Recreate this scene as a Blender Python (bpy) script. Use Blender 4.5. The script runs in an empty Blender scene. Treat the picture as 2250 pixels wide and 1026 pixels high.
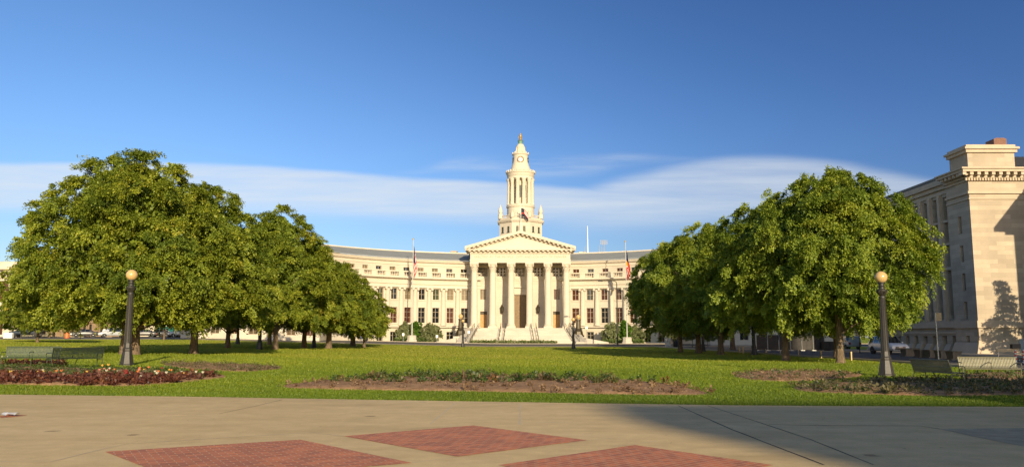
import bpy, math, random
import numpy as np
from mathutils import Vector, Matrix
random.seed(7)
S = bpy.context.scene
COL = S.collection
R_ = math.radians
SUN_AZ, SUN_EL = R_(15), R_(17)
F, CX, CY, CAMZ = 1800.0, 1125.0, 513.0, 1.6
TH = math.atan(228 / 1800)

# ------------------------------------------------------------- camera geometry / terrain
def ray(px, py):
    c, s = math.cos(TH), math.sin(TH)
    return ((px - CX), F * c - (CY - py) * s, F * s + (CY - py) * c)
def zc(py, Y):
    r = ray(CX, py); return CAMZ + Y * r[2] / r[1]
def xc(px, py, Y):
    r = ray(px, py); return Y * r[0] / r[1]
def sst(a, b, v):
    t = np.clip((v - a) / (b - a), 0, 1); return t * t * (3 - 2 * t)
def G(x, y):
    u = np.clip(-np.asarray(x, float) - 3, 0, 52)
    u = u - 3 * (1 - np.exp(-u / 3)) + 1.5 * (1 - np.exp(-u / 3))
    return u * 0.0245 * sst(22, 33, np.asarray(y, float)) + 0.4 * sst(136, 149, np.asarray(y, float))
def g(x, y): return float(G(x, y))
def gnd(px, py):
    r = ray(px, py)
    Y = 60.0
    if r[2] < -1: Y = min(160, -CAMZ * r[1] / r[2])
    lo, hi = 3.0, 200.0
    for _ in range(60):          # first crossing by marching
        pass
    prev = 3.0
    y = 3.0
    while y < 220:
        if CAMZ + y * r[2] / r[1] <= g(y * r[0] / r[1], y): break
        prev = y; y *= 1.01
    a, b = prev, y
    for _ in range(30):
        m = (a + b) / 2
        if CAMZ + m * r[2] / r[1] <= g(m * r[0] / r[1], m): b = m
        else: a = m
    return (b * r[0] / r[1], b, g(b * r[0] / r[1], b))

# ------------------------------------------------------------- mesh builder
class MB:
    def __init__(s): s.v = []; s.f = []; s.m = []; s.sm = []
    def add(s, vs, fs, mi=0, smooth=False):
        o = len(s.v); s.v += [tuple(p) for p in vs]
        for f in fs: s.f.append([i + o for i in f]); s.m.append(mi); s.sm.append(smooth)
        return s
    def box(s, x0, x1, y0, y1, z0, z1, mi=0, M=None):
        vs = [(x0,y0,z0),(x1,y0,z0),(x1,y1,z0),(x0,y1,z0),(x0,y0,z1),(x1,y0,z1),(x1,y1,z1),(x0,y1,z1)]
        if M is not None: vs = [M @ Vector(p) for p in vs]
        return s.add(vs, [(0,3,2,1),(4,5,6,7),(0,1,5,4),(1,2,6,5),(2,3,7,6),(3,0,4,7)], mi)
    def mbox(s, mp, u0, u1, v0, v1, d0, d1, mi=0):
        vs = [mp(u0,v0,d0),mp(u1,v0,d0),mp(u1,v0,d1),mp(u0,v0,d1),mp(u0,v1,d0),mp(u1,v1,d0),mp(u1,v1,d1),mp(u0,v1,d1)]
        return s.add(vs, [(0,3,2,1),(4,5,6,7),(0,1,5,4),(1,2,6,5),(2,3,7,6),(3,0,4,7)], mi)
    def band(s, mp, u0, u1, sec, n, mi=0):
        """sweep a (d, v) section polygon along u"""
        k = len(sec); vs = []; fs = []
        for i in range(n + 1):
            u = u0 + (u1 - u0) * i / n
            vs += [mp(u, v, d) for d, v in sec]
        for i in range(n):
            for j in range(k):
                a, b = i*k + j, i*k + (j+1) % k
                fs.append((a, b, b + k, a + k))
        fs.append(tuple(range(k))[::-1]); fs.append(tuple(n*k + j for j in range(k)))
        return s.add(vs, fs, mi)
    def lathe(s, c, prof, seg=20, mi=0, smooth=True, a0=0.0, M=None, sx=1, sy=1):
        vs = []; fs = []
        for r, z in prof:
            for i in range(seg):
                a = a0 + 2*math.pi*i/seg
                p = Vector((c[0] + r*sx*math.cos(a), c[1] + r*sy*math.sin(a), c[2] + z))
                if M is not None: p = M @ p
                vs.append(p)
        for j in range(len(prof) - 1):
            for i in range(seg):
                k = (i+1) % seg
                fs.append((j*seg+i, j*seg+k, (j+1)*seg+k, (j+1)*seg+i))
        fs.append(tuple(range(seg))[::-1]); n = (len(prof)-1)*seg
        fs.append(tuple(n+i for i in range(seg)))
        return s.add(vs, fs, mi, smooth)
    def tube(s, pts, rad, seg=8, mi=0, smooth=True):
        pts = [Vector(p) for p in pts]; n = len(pts)
        if not hasattr(rad, '__len__'): rad = [rad]*n
        vs = []; fs = []
        up = Vector((0.13, 0.21, 1)).normalized()
        for i, p in enumerate(pts):
            t = (pts[min(i+1, n-1)] - pts[max(i-1, 0)]).normalized()
            a = t.cross(up)
            if a.length < .05: a = t.cross(Vector((1, 0, 0)))
            a.normalize(); b = t.cross(a)
            for k in range(seg):
                q = 2*math.pi*k/seg
                vs.append(p + (a*math.cos(q) + b*math.sin(q))*rad[i])
        for i in range(n-1):
            for k in range(seg):
                l = (k+1) % seg
                fs.append((i*seg+k, (i+1)*seg+k, (i+1)*seg+l, i*seg+l))
        fs.append(tuple(range(seg))); fs.append(tuple((n-1)*seg+k for k in range(seg))[::-1])
        return s.add(vs, fs, mi, smooth)
    def ext(s, poly, y0, y1, mi=0, M=None):
        """polygon in xz (ccw seen from -y) extruded in y"""
        n = len(poly)
        vs = [(x, y0, z) for x, z in poly] + [(x, y1, z) for x, z in poly]
        if M is not None: vs = [M @ Vector(p) for p in vs]
        fs = [tuple(range(n)), tuple(range(2*n-1, n-1, -1))]
        fs += [((i+1) % n, i, n+i, n+(i+1) % n) for i in range(n)]
        return s.add(vs, fs, mi)
    def wall(s, mp, us, vs, holes, depth, mi=0, extra_u=()):
        """panel us x vs with rectangular openings (u0,u1,v0,v1) and their reveals"""
        U = sorted(set([us[0], us[1]] + [h[0] for h in holes] + [h[1] for h in holes] + list(extra_u)))
        V = sorted(set([vs[0], vs[1]] + [h[2] for h in holes] + [h[3] for h in holes]))
        vt = [mp(u, v, 0) for v in V for u in U]; nu = len(U); fs = []
        for j in range(len(V)-1):
            for i in range(nu-1):
                cu, cv = (U[i]+U[i+1])/2, (V[j]+V[j+1])/2
                if any(h[0] < cu < h[1] and h[2] < cv < h[3] for h in holes): continue
                fs.append((j*nu+i, j*nu+i+1, (j+1)*nu+i+1, (j+1)*nu+i))
        s.add(vt, fs, mi)
        for a, b, c, d in holes:
            q = [mp(a,c,0),mp(b,c,0),mp(b,d,0),mp(a,d,0),mp(a,c,depth),mp(b,c,depth),mp(b,d,depth),mp(a,d,depth)]
            s.add(q, [(0,4,5,1),(1,5,6,2),(2,6,7,3),(3,7,4,0)], mi)
        return s
    def build(s, name, mats, parent=None, label=None, cat=None, group=None, kind=None, sharp=38, base=None):
        off = wloc(parent) if parent is not None else (Vector(base) if base is not None else Vector((0,0,0)))
        me = bpy.data.meshes.new(name)
        me.from_pydata([(p[0]-off.x, p[1]-off.y, p[2]-off.z) for p in s.v], [], s.f)
        if not isinstance(mats, (list, tuple)): mats = [mats]
        for m in mats: me.materials.append(m)
        me.polygons.foreach_set('material_index', s.m)
        me.polygons.foreach_set('use_smooth', s.sm)
        if any(s.sm): me.set_sharp_from_angle(angle=R_(sharp))
        me.update()
        return link(name, me, parent, label, cat, group, kind, off if parent is None else None)

def wloc(o):
    p = Vector((0,0,0))
    while o is not None: p = p + o.location; o = o.parent
    return p
def link(name, data, parent=None, label=None, cat=None, group=None, kind=None, loc=None):
    o = bpy.data.objects.new(name, data); COL.objects.link(o)
    if parent is not None: o.parent = parent
    if loc is not None: o.location = loc
    return tag(o, label, cat, group, kind)
def tag(o, label=None, cat=None, group=None, kind=None):
    if label: o['label'] = label
    if cat: o['category'] = cat
    if group: o['group'] = group
    if kind: o['kind'] = kind
    return o
def empty(name, loc, label, cat, group=None, rz=0):
    o = link(name, None, None, label, cat, group, None, loc); o.rotation_euler.z = rz
    o.empty_display_size = .2
    return o
def copy_tree(o, parent=None):
    c = o.copy(); COL.objects.link(c)
    if parent is not None: c.parent = parent
    for ch in list(o.children): copy_tree(ch, c)
    return c
def place(proto, used, loc, rz, label, group=None, scale=None):
    """first call uses the prototype itself, later calls copy it and its parts"""
    o = proto if not used else copy_tree(proto)
    used.append(1)
    o.location = loc; o.rotation_euler.z = rz
    if scale is not None: o.scale = scale if hasattr(scale, '__len__') else (scale,)*3
    o['label'] = label
    if group: o['group'] = group
    return o

# ------------------------------------------------------------- materials
def nt(name):
    m = bpy.data.materials.new(name); m.use_nodes = True
    n = m.node_tree; return m, n, n.nodes['Principled BSDF']
def N(t, kind, **kw):
    n = t.nodes.new(kind)
    for k, v in kw.items():
        if k in n.inputs: n.inputs[k].default_value = v
        else: setattr(n, k, v)
    return n
def L(t, a, b): t.links.new(a, b)
def c4(c, k=1): return (c[0]*k, c[1]*k, c[2]*k, 1)
def mixc(t, fac, a, b, blend='MIX'):
    n = t.nodes.new('ShaderNodeMix'); n.data_type = 'RGBA'; n.blend_type = blend
    for sock, v in ((n.inputs['Factor'], fac), (n.inputs['A'], a), (n.inputs['B'], b)):
        pass
    def setv(i, v):
        if hasattr(v, 'is_output'): L(t, v, n.inputs[i])
        else: n.inputs[i].default_value = v
    setv(0, fac); setv(6, a); setv(7, b)
    return n.outputs[2]
def mth(t, op, a, b=None, clamp=False, c=None):
    n = t.nodes.new('ShaderNodeMath'); n.operation = op; n.use_clamp = clamp
    for i, v in enumerate((a, b, c)):
        if v is None: continue
        if hasattr(v, 'is_output'): L(t, v, n.inputs[i])
        else: n.inputs[i].default_value = v
    return n.outputs[0]
def noise(t, vec, scale, detail=4, rough=.55):
    n = N(t, 'ShaderNodeTexNoise', Scale=scale, Detail=detail, Roughness=rough)
    if vec is not None: L(t, vec, n.inputs['Vector'])
    return n.outputs[0]
def ramp(t, fac, stops):
    n = t.nodes.new('ShaderNodeValToRGB'); e = n.color_ramp.elements
    while len(e) < len(stops): e.new(.5)
    for i, (p, c) in enumerate(stops): e[i].position = p; e[i].color = c4(c) if len(c) == 3 else c
    L(t, fac, n.inputs[0]); return n.outputs[0]
def bump(t, b, h, strength, dist=.05):
    n = N(t, 'ShaderNodeBump', Strength=strength, Distance=dist); L(t, h, n.inputs['Height'])
    L(t, n.outputs[0], b.inputs['Normal'])
def mat(name, col, rough=.6, var=.15, scale=4, metal=0, bmp=0, spec=.5, coat=0):
    m, t, b = nt(name)
    tc = t.nodes.new('ShaderNodeTexCoord').outputs['Object']
    f = noise(t, tc, scale)
    f = mth(t, 'MULTIPLY_ADD', f, 1.8, True, -.4)
    L(t, mixc(t, f, c4(col, 1-var), c4(col, 1+var)), b.inputs['Base Color'])
    b.inputs['Roughness'].default_value = rough; b.inputs['Metallic'].default_value = metal
    b.inputs['Specular IOR Level'].default_value = spec
    if coat: b.inputs['Coat Weight'].default_value = coat; b.inputs['Coat Roughness'].default_value = .05
    if bmp: bump(t, b, noise(t, tc, scale*4), bmp, .03)
    return m
def stone(name, col, bw=1.4, bh=.55, var=.12, joint=.75, rough=.8, big=.12, msize=.012):
    m, t, b = nt(name)
    tc = t.nodes.new('ShaderNodeTexCoord').outputs['Object']
    s = t.nodes.new('ShaderNodeSeparateXYZ'); L(t, tc, s.inputs[0])
    c = t.nodes.new('ShaderNodeCombineXYZ')
    L(t, mth(t, 'ADD', s.outputs[0], s.outputs[1]), c.inputs[0]); L(t, s.outputs[2], c.inputs[1])
    br = N(t, 'ShaderNodeTexBrick', Scale=1.0)
    L(t, c.outputs[0], br.inputs['Vector'])
    br.inputs['Color1'].default_value = c4(col, 1+var); br.inputs['Color2'].default_value = c4(col, 1-var)
    br.inputs['Mortar'].default_value = c4(col, joint); br.inputs['Mortar Size'].default_value = msize
    br.inputs['Brick Width'].default_value = bw; br.inputs['Row Height'].default_value = bh
    f = noise(t, tc, .35, 6, .6)
    f2 = noise(t, tc, 6, 5, .6)
    k = mixc(t, mth(t, 'MULTIPLY_ADD', f, 2.2, True, -.6), c4((1,1,1), 1-big*1.5), c4((1,1,1), 1+big*.4))
    k2 = mixc(t, f2, c4((1,1,1), .9), c4((1,1,1), 1.06))
    o = mixc(t, 1.0, br.outputs[0], k, 'MULTIPLY'); o = mixc(t, 1.0, o, k2, 'MULTIPLY')
    L(t, o, b.inputs['Base Color']); b.inputs['Roughness'].default_value = rough
    b.inputs['Specular IOR Level'].default_value = .25
    bump(t, b, f2, .25, .03)
    return m
def leafmat(name, stops, transl=.3):
    m, t, b = nt(name)
    a = N(t, 'ShaderNodeAttribute', attribute_name='tint')
    c = ramp(t, a.outputs['Fac'], stops)
    L(t, c, b.inputs['Base Color']); b.inputs['Roughness'].default_value = .5
    b.inputs['Specular IOR Level'].default_value = .3
    tr = t.nodes.new('ShaderNodeBsdfTranslucent')
    L(t, mixc(t, 1.0, c, (1.0, 1.15, .5, 1), 'MULTIPLY'), tr.inputs[0])
    mx = N(t, 'ShaderNodeMixShader', Fac=transl)
    L(t, b.outputs[0], mx.inputs[1]); L(t, tr.outputs[0], mx.inputs[2])
    L(t, mx.outputs[0], t.nodes['Material Output'].inputs[0])
    return m

m_lime = stone('cream_limestone', (.54, .475, .375), 1.6, .62, .04, .86, big=.08)
m_lime_plain = mat('smooth_limestone', (.54, .475, .375), .8, .06, .8, bmp=.15, spec=.25)
m_granite = stone('grey_granite', (.50, .45, .37), 1.5, .5, .05, .8)
m_mus = stone('museum_sandstone', (.45, .37, .275), 1.5, .42, .14, .82, big=.14, msize=.008)
m_mus_plain = mat('museum_trim', (.47, .38, .28), .8, .10, .9, bmp=.15, spec=.25)
m_roof = mat('grey_metal_roof', (.25, .26, .245), .7, .10, .4, spec=.2)
m_glass_dark = mat('dark_window_glass', (.012, .014, .016), .08, .3, 1.5, spec=.8)
m_glass_red = mat('window_with_red_brown_blind', (.055, .014, .005), .25, .35, 1.2, spec=.6)
m_glass_tan = mat('window_with_tan_blind', (.15, .115, .065), .3, .25, 1.2, spec=.5)
m_glass_green = mat('greenish_glass', (.05, .055, .03), .15, .3, 1.2, spec=.6)
m_mullion = mat('window_mullion', (.40, .33, .24), .6, .08)
m_wood_door = mat('oak_door', (.42, .22, .06), .5, .25, 3)
m_bronze = mat('bronze_door', (.13, .085, .04), .45, .35, 3, metal=.35)
m_bronze_dark = mat('dark_bronze', (.05, .038, .02), .45, .3, 5, metal=.4)
m_gold = mat('gilded_metal', (.45, .28, .08), .35, .2, 5, metal=.6)
m_verdigris = mat('verdigris_copper', (.12, .22, .15), .6, .2, 5)
m_white = mat('white_paint', (.75, .74, .70), .5, .06)
m_black = mat('black_iron', (.018, .018, .017), .45, .3, 8)
m_lamp_iron = mat('lamp_post_iron', (.028, .025, .02), .5, .3, 9, bmp=.2)
m_steel = mat('galvanised_steel', (.42, .42, .40), .4, .1, 5, metal=.5)
m_bark = None
m_green_metal = mat('green_bench_metal', (.04, .06, .035), .4, .2, 6)
m_sunlit_metal = mat('sunlit_bench_metal', (.16, .15, .09), .42, .2, 6, metal=.2)  # bench green turned tan in the colour, for the sun reflected on it
def bark():
    m, t, b = nt('tree_bark')
    tc = t.nodes.new('ShaderNodeTexCoord').outputs['Object']
    mp = N(t, 'ShaderNodeMapping'); mp.inputs['Scale'].default_value = (9, 9, 1.6); L(t, tc, mp.inputs[0])
    f = noise(t, mp.outputs[0], 1.6, 6, .65)
    L(t, ramp(t, f, [(.3, (.05, .036, .024)), (.52, (.15, .105, .065)), (.7, (.25, .18, .11))]), b.inputs['Base Color'])
    b.inputs['Roughness'].default_value = .9; bump(t, b, f, .8, .08)
    return m
m_bark = bark()
LS = [(0, (.08, .125, .018)), (.35, (.175, .225, .024)), (.65, (.28, .315, .03)), (.88, (.36, .35, .038)), (1, (.40, .30, .05))]
m_leaf = leafmat('linden_leaves', LS)
m_leaf_r = leafmat('maple_leaves', [(0, (.07, .12, .018)), (.35, (.165, .225, .025)), (.7, (.28, .325, .034)), (1, (.36, .35, .045))])
m_leaf_pale = leafmat('pale_leaves', [(0, (.14, .17, .07)), (.5, (.26, .28, .13)), (1, (.36, .37, .2))])
m_leaf_bright = leafmat('bright_leaves', [(0, (.06, .13, .015)), (.5, (.13, .25, .03)), (1, (.2, .32, .04))])
m_bed_red = leafmat('dark_red_foliage', [(0, (.045, .018, .012)), (.5, (.11, .036, .024)), (1, (.23, .11, .055))], .2)
m_bed_green = leafmat('bedding_foliage', [(0, (.02, .045, .008)), (.5, (.055, .09, .02)), (.85, (.11, .10, .03)), (1, (.16, .07, .03))], .2)
m_bed_grey = leafmat('young_bedding_foliage', [(0, (.05, .05, .02)), (.5, (.11, .10, .045)), (1, (.20, .15, .08))], .2)
m_bed_purple = leafmat('purple_foliage', [(0, (.09, .05, .03)), (.5, (.18, .11, .06)), (1, (.30, .21, .12))], .2)
m_needle = leafmat('conifer_needles', [(0, (.012, .03, .010)), (1, (.05, .08, .03))], .1)
m_grass_blade = leafmat('grass_blades', [(0, (.065, .115, .010)), (.5, (.145, .20, .014)), (.85, (.25, .275, .024)), (1, (.31, .29, .045))], .35)

def grass_ground():
    m, t, b = nt('lawn_grass')
    tc = t.nodes.new('ShaderNodeTexCoord').outputs['Object']
    a = noise(t, tc, .09, 6, .6); f = noise(t, tc, 1.3, 8, .72); h = noise(t, tc, 14, 6, .7)
    mp = N(t, 'ShaderNodeMapping'); mp.inputs['Scale'].default_value = (.10, 1.1, 1); L(t, tc, mp.inputs[0])
    w = noise(t, mp.outputs[0], .9, 4, .5)
    k = mth(t, 'MULTIPLY', mth(t, 'ADD', mth(t, 'ADD', a, w), f), .333)
    c = ramp(t, k, [(.36, (.12, .19, .008)), (.46, (.19, .25, .010)), (.56, (.25, .29, .014)), (.66, (.31, .31, .03))])
    c = mixc(t, 1.0, c, mixc(t, h, (.55,.6,.5,1), (1.35,1.3,1.2,1)), 'MULTIPLY')
    L(t, c, b.inputs['Base Color']); b.inputs['Roughness'].default_value = .85
    b.inputs['Specular IOR Level'].default_value = .15
    bump(t, b, mth(t, 'ADD', h, f), .9, .12)
    return m
m_grass = grass_ground()
def concrete():
    m, t, b = nt('plaza_concrete')
    tc = t.nodes.new('ShaderNodeTexCoord').outputs['Object']
    a = noise(t, tc, .22, 7, .62); f = noise(t, tc, 2.2, 8, .7); h = noise(t, tc, 40, 4, .7)
    mp = N(t, 'ShaderNodeMapping'); mp.inputs['Scale'].default_value = (.25, 1.2, 1); mp.inputs['Rotation'].default_value = (0,0,.25); L(t, tc, mp.inputs[0])
    w = noise(t, mp.outputs[0], 1.1, 6, .65)
    c = ramp(t, mth(t, 'MULTIPLY', mth(t, 'ADD', a, w), .5), [(.34, (.49, .35, .165)), (.5, (.62, .455, .225)), (.66, (.68, .51, .265))])
    c = mixc(t, 1.0, c, mixc(t, f, (.68,.68,.67,1), (1.24,1.24,1.23,1)), 'MULTIPLY')
    c = mixc(t, 1.0, c, mixc(t, h, (.78,.78,.78,1), (1.18,1.18,1.18,1)), 'MULTIPLY')
    # oil spots and stains
    v = N(t, 'ShaderNodeTexVoronoi', Scale=.55); L(t, tc, v.inputs['Vector'])
    sp = ramp(t, v.outputs['Distance'], [(.0, (.45,.42,.40)), (.05, (.6,.58,.55)), (.09, (1,1,1))])
    c = mixc(t, mth(t, 'GREATER_THAN', f, .52), c, mixc(t, 1.0, c, sp, 'MULTIPLY'))
    v2 = N(t, 'ShaderNodeTexVoronoi', Scale=1.7); L(t, tc, v2.inputs['Vector'])
    c = mixc(t, 1.0, c, ramp(t, v2.outputs['Distance'], [(.0, (.5,.48,.46)), (.035, (.55,.53,.5)), (.05, (1,1,1))]), 'MULTIPLY')
    # hairline cracks: edges of a wandering cell pattern, shown only in patches
    wv = N(t, 'ShaderNodeVectorMath'); wv.operation = 'ADD'; L(t, tc, wv.inputs[0])
    nz = N(t, 'ShaderNodeTexNoise', Scale=.9, Detail=5.0); L(t, tc, nz.inputs['Vector']); L(t, nz.outputs['Color'], wv.inputs[1])
    v3 = N(t, 'ShaderNodeTexVoronoi', Scale=.28); v3.feature = 'DISTANCE_TO_EDGE'; L(t, wv.outputs[0], v3.inputs['Vector'])
    ck = ramp(t, v3.outputs['Distance'], [(.0, (.80,.78,.75)), (.0015, (.84,.82,.8)), (.004, (1,1,1))])
    c = mixc(t, mth(t, 'GREATER_THAN', a, .56), c, mixc(t, 1.0, c, ck, 'MULTIPLY'))
    L(t, c, b.inputs['Base Color']); b.inputs['Roughness'].default_value = .75
    b.inputs['Specular IOR Level'].default_value = .25
    bump(t, b, h, .15, .01)
    return m
m_conc = concrete()
def brick():
    m, t, b = nt('brick_paving')
    tc = t.nodes.new('ShaderNodeTexCoord').outputs['Object']
    br = N(t, 'ShaderNodeTexBrick', Scale=1.0); L(t, tc, br.inputs['Vector'])
    br.inputs['Color1'].default_value = (.56, .175, .065, 1); br.inputs['Color2'].default_value = (.34, .105, .05, 1)
    br.inputs['Mortar'].default_value = (.50, .34, .21, 1); br.inputs['Mortar Size'].default_value = .007
    br.inputs['Mortar Smooth'].default_value = .2
    br.inputs['Brick Width'].default_value = .205; br.inputs['Row Height'].default_value = .1025
    f = noise(t, tc, 1.0, 7, .7); h = noise(t, tc, 25, 4, .6)
    c = mixc(t, 1.0, br.outputs[0], mixc(t, f, (.65,.65,.68,1), (1.3,1.25,1.2,1)), 'MULTIPLY')
    c = mixc(t, 1.0, c, mixc(t, h, (.8,.8,.8,1), (1.2,1.2,1.2,1)), 'MULTIPLY')
    L(t, c, b.inputs['Base Color']); b.inputs['Roughness'].default_value = .8
    bump(t, b, br.outputs['Fac'], -.3, .01)
    return m
m_brick = brick()
m_asphalt = mat('asphalt', (.065, .062, .058), .85, .25, 1.2, bmp=.3)
m_walk = mat('pavement_concrete', (.30, .25, .18), .85, .15, 1.0, bmp=.2)
m_kerb = mat('kerb_concrete', (.36, .30, .22), .85, .12, 2)
m_soil = mat('bed_soil', (.31, .185, .10), .95, .40, 3.5, bmp=.8, spec=.1)
m_joint_dark = mat('dark_joint', (.045, .035, .025), .95, .3, 5)
m_joint_light = mat('light_joint', (.50, .41, .28), .9, .15, 5)
m_tyre = mat('tyre_rubber', (.015, .015, .015), .85, .2, 8)
m_rim = mat('alloy_rim', (.45, .45, .45), .35, .1, 8, metal=.7)
m_lens = mat('headlight_lens', (.7, .72, .75), .1, .05, 8, spec=.8)
m_taillens = mat('tail_light_lens', (.35, .02, .015), .15, .05, 8)
# ------------------------------------------------------------- camera, sun, sky
cam = bpy.data.cameras.new('camera'); co = bpy.data.objects.new('camera', cam); COL.objects.link(co); S.camera = co
cam.sensor_width = 36; cam.lens = 28.8; cam.clip_end = 6000; cam.clip_start = .1
co.location = (0, 0, CAMZ); co.rotation_euler = (math.pi/2 + TH, 0, 0)
sd = bpy.data.lights.new('sun', 'SUN'); so = bpy.data.objects.new('sun', sd); COL.objects.link(so)
sd.energy = 3.45; sd.angle = R_(.5); sd.color = (1, .83, .56)
dirl = Vector((-math.sin(SUN_AZ)*math.cos(SUN_EL), math.cos(SUN_AZ)*math.cos(SUN_EL), -math.sin(SUN_EL)))
so.rotation_euler = dirl.to_track_quat('-Z', 'Y').to_euler(); so.location = (30, -60, 60)
S.view_settings.view_transform = 'Standard'; S.view_settings.look = 'None'; S.view_settings.gamma = 1
S.view_settings.exposure = 1.0
def world():
    w = bpy.data.worlds.new('World'); S.world = w; w.use_nodes = True
    t = w.node_tree; bg = t.nodes['Background']
    sk = t.nodes.new('ShaderNodeTexSky'); sk.sky_type = 'NISHITA'; sk.sun_disc = False
    sk.sun_elevation = SUN_EL; sk.sun_rotation = math.pi - SUN_AZ
    sk.air_density = 1.0; sk.dust_density = 1.5; sk.ozone_density = 1.6; sk.altitude = 1600
    tc = t.nodes.new('ShaderNodeTexCoord').outputs['Generated']
    s = t.nodes.new('ShaderNodeSeparateXYZ'); L(t, tc, s.inputs[0])
    yy = mth(t, 'MAXIMUM', s.outputs[1], .02)
    u = mth(t, 'DIVIDE', s.outputs[0], yy); v = mth(t, 'DIVIDE', s.outputs[2], yy)
    cv = t.nodes.new('ShaderNodeCombineXYZ'); L(t, mth(t, 'MULTIPLY', u, 2.2), cv.inputs[0]); L(t, mth(t, 'MULTIPLY', v, 14), cv.inputs[1])
    n1 = noise(t, cv.outputs[0], 1.6, 5, .55)
    cv2 = t.nodes.new('ShaderNodeCombineXYZ'); L(t, mth(t, 'MULTIPLY_ADD', u, 5, False, 3), cv2.inputs[0]); L(t, mth(t, 'MULTIPLY', v, 60), cv2.inputs[1])
    n2 = noise(t, cv2.outputs[0], 1.1, 6, .6)
    vd = mth(t, 'ADD', v, mth(t, 'MULTIPLY', mth(t, 'SUBTRACT', n1, .5), .012))
    uf = mth(t, 'MULTIPLY_ADD', u, 1/1.5, True, .5)
    def curve(pts):
        n = t.nodes.new('ShaderNodeFloatCurve'); c = n.mapping.curves[0].points
        while len(c) < len(pts): c.new(.5, .5)
        for i, (px, val) in enumerate(pts):
            c[i].location = (px, val)
        n.mapping.update(); L(t, uf, n.inputs['Value'])
        return n.outputs[0]
    def P(px): return (px - CX)/1775/1.5 + .5
    def Vv(py):
        r = ray(CX, py); return r[2]/r[1]
    def cl(top, bot, st, sb, amt):
        tp = mth(t, 'MULTIPLY', curve([(P(a), Vv(b)/.4) for a, b in top]), .4)
        bt = mth(t, 'MULTIPLY', curve([(P(a), Vv(b)/.4) for a, b in bot]), .4)
        def ss(x, lo, hi):
            n = t.nodes.new('ShaderNodeMapRange'); n.interpolation_type = 'SMOOTHERSTEP'
            L(t, x, n.inputs[0]); L(t, lo, n.inputs[1]); L(t, hi, n.inputs[2]); return n.outputs[0]
        a = ss(vd, mth(t, 'SUBTRACT', bt, sb), mth(t, 'ADD', bt, sb))
        b = ss(vd, mth(t, 'SUBTRACT', tp, st), mth(t, 'ADD', tp, st))
        d = mth(t, 'MULTIPLY', a, mth(t, 'SUBTRACT', 1.0, b))
        return mth(t, 'MULTIPLY', d, amt)
    c1 = cl([(-900,365),(0,360),(250,360),(500,364),(800,386),(1050,402),(1300,418),(1600,440),(2300,470)],
            [(-900,450),(0,458),(300,462),(600,466),(900,478),(1150,484),(1350,470),(1600,450),(2300,470)], .006, .018, .78)
    c2 = cl([(0,500),(900,470),(1100,456),(1250,430),(1400,388),(1550,358),(1680,349),(1800,357),(1950,382),(2100,405),(2600,430)],
            [(0,490),(900,470),(1100,470),(1300,494),(1500,492),(1700,470),(1900,450),(2100,430),(2600,430)], .012, .024, .64)
    c3 = cl([(0,430),(900,380),(1000,352),(1150,345),(1300,345),(1380,340),(1500,350),(2600,430)],
            [(0,430),(900,382),(1000,375),(1150,385),(1300,378),(1380,356),(1500,352),(2600,430)], .008, .014, .36)
    st = mth(t, 'MULTIPLY_ADD', n2, 1.1, True, .22)
    c3 = mth(t, 'MULTIPLY', c3, mth(t, 'MULTIPLY_ADD', n2, 3, True, -1.0))
    c = mth(t, 'MAXIMUM', mth(t, 'MULTIPLY', mth(t, 'MAXIMUM', c1, c2), st), c3)
    c = mth(t, 'MULTIPLY', c, mth(t, 'GREATER_THAN', s.outputs[1], .05))
    hs = t.nodes.new('ShaderNodeHueSaturation'); hs.inputs['Saturation'].default_value = 1.2; hs.inputs['Value'].default_value = 1.0
    L(t, sk.outputs[0], hs.inputs['Color'])
    sky = mixc(t, 1.0, hs.outputs[0], (.80, .84, 1.0, 1), 'MULTIPLY')
    # polarised, darker blue away from the sun on the north side of the sky
    pol = t.nodes.new('ShaderNodeMapRange'); pol.interpolation_type = 'SMOOTHSTEP'
    L(t, mth(t, 'ADD', s.outputs[0], mth(t, 'MULTIPLY', s.outputs[2], .9)), pol.inputs[0])
    pol.inputs[1].default_value = -.35; pol.inputs[2].default_value = .75
    sky = mixc(t, 1.0, sky, mixc(t, pol.outputs[0], (1.22, 1.16, 1.10, 1), (.52, .56, .64, 1)), 'MULTIPLY')
    # warm glow added to the sky around the low sun, filling the shade
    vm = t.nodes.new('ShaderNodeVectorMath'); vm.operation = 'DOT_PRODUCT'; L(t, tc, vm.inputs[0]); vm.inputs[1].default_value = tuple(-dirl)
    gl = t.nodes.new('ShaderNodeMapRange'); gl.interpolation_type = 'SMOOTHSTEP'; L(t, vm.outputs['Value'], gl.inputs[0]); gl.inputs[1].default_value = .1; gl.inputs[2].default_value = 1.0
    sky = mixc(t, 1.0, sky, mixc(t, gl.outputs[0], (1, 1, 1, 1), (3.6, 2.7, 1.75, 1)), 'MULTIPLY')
    el = t.nodes.new('ShaderNodeMapRange'); el.interpolation_type = 'SMOOTHSTEP'
    L(t, s.outputs[2], el.inputs[0]); el.inputs[1].default_value = 0; el.inputs[2].default_value = .26; el.inputs[3].default_value = 0; el.inputs[4].default_value = 1
    sky = mixc(t, 1.0, sky, mixc(t, el.outputs[0], (.78, .74, .70, 1), (1, 1, 1, 1)), 'MULTIPLY')
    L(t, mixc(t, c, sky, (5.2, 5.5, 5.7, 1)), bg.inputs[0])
    bg.inputs[1].default_value = .075
world()

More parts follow.
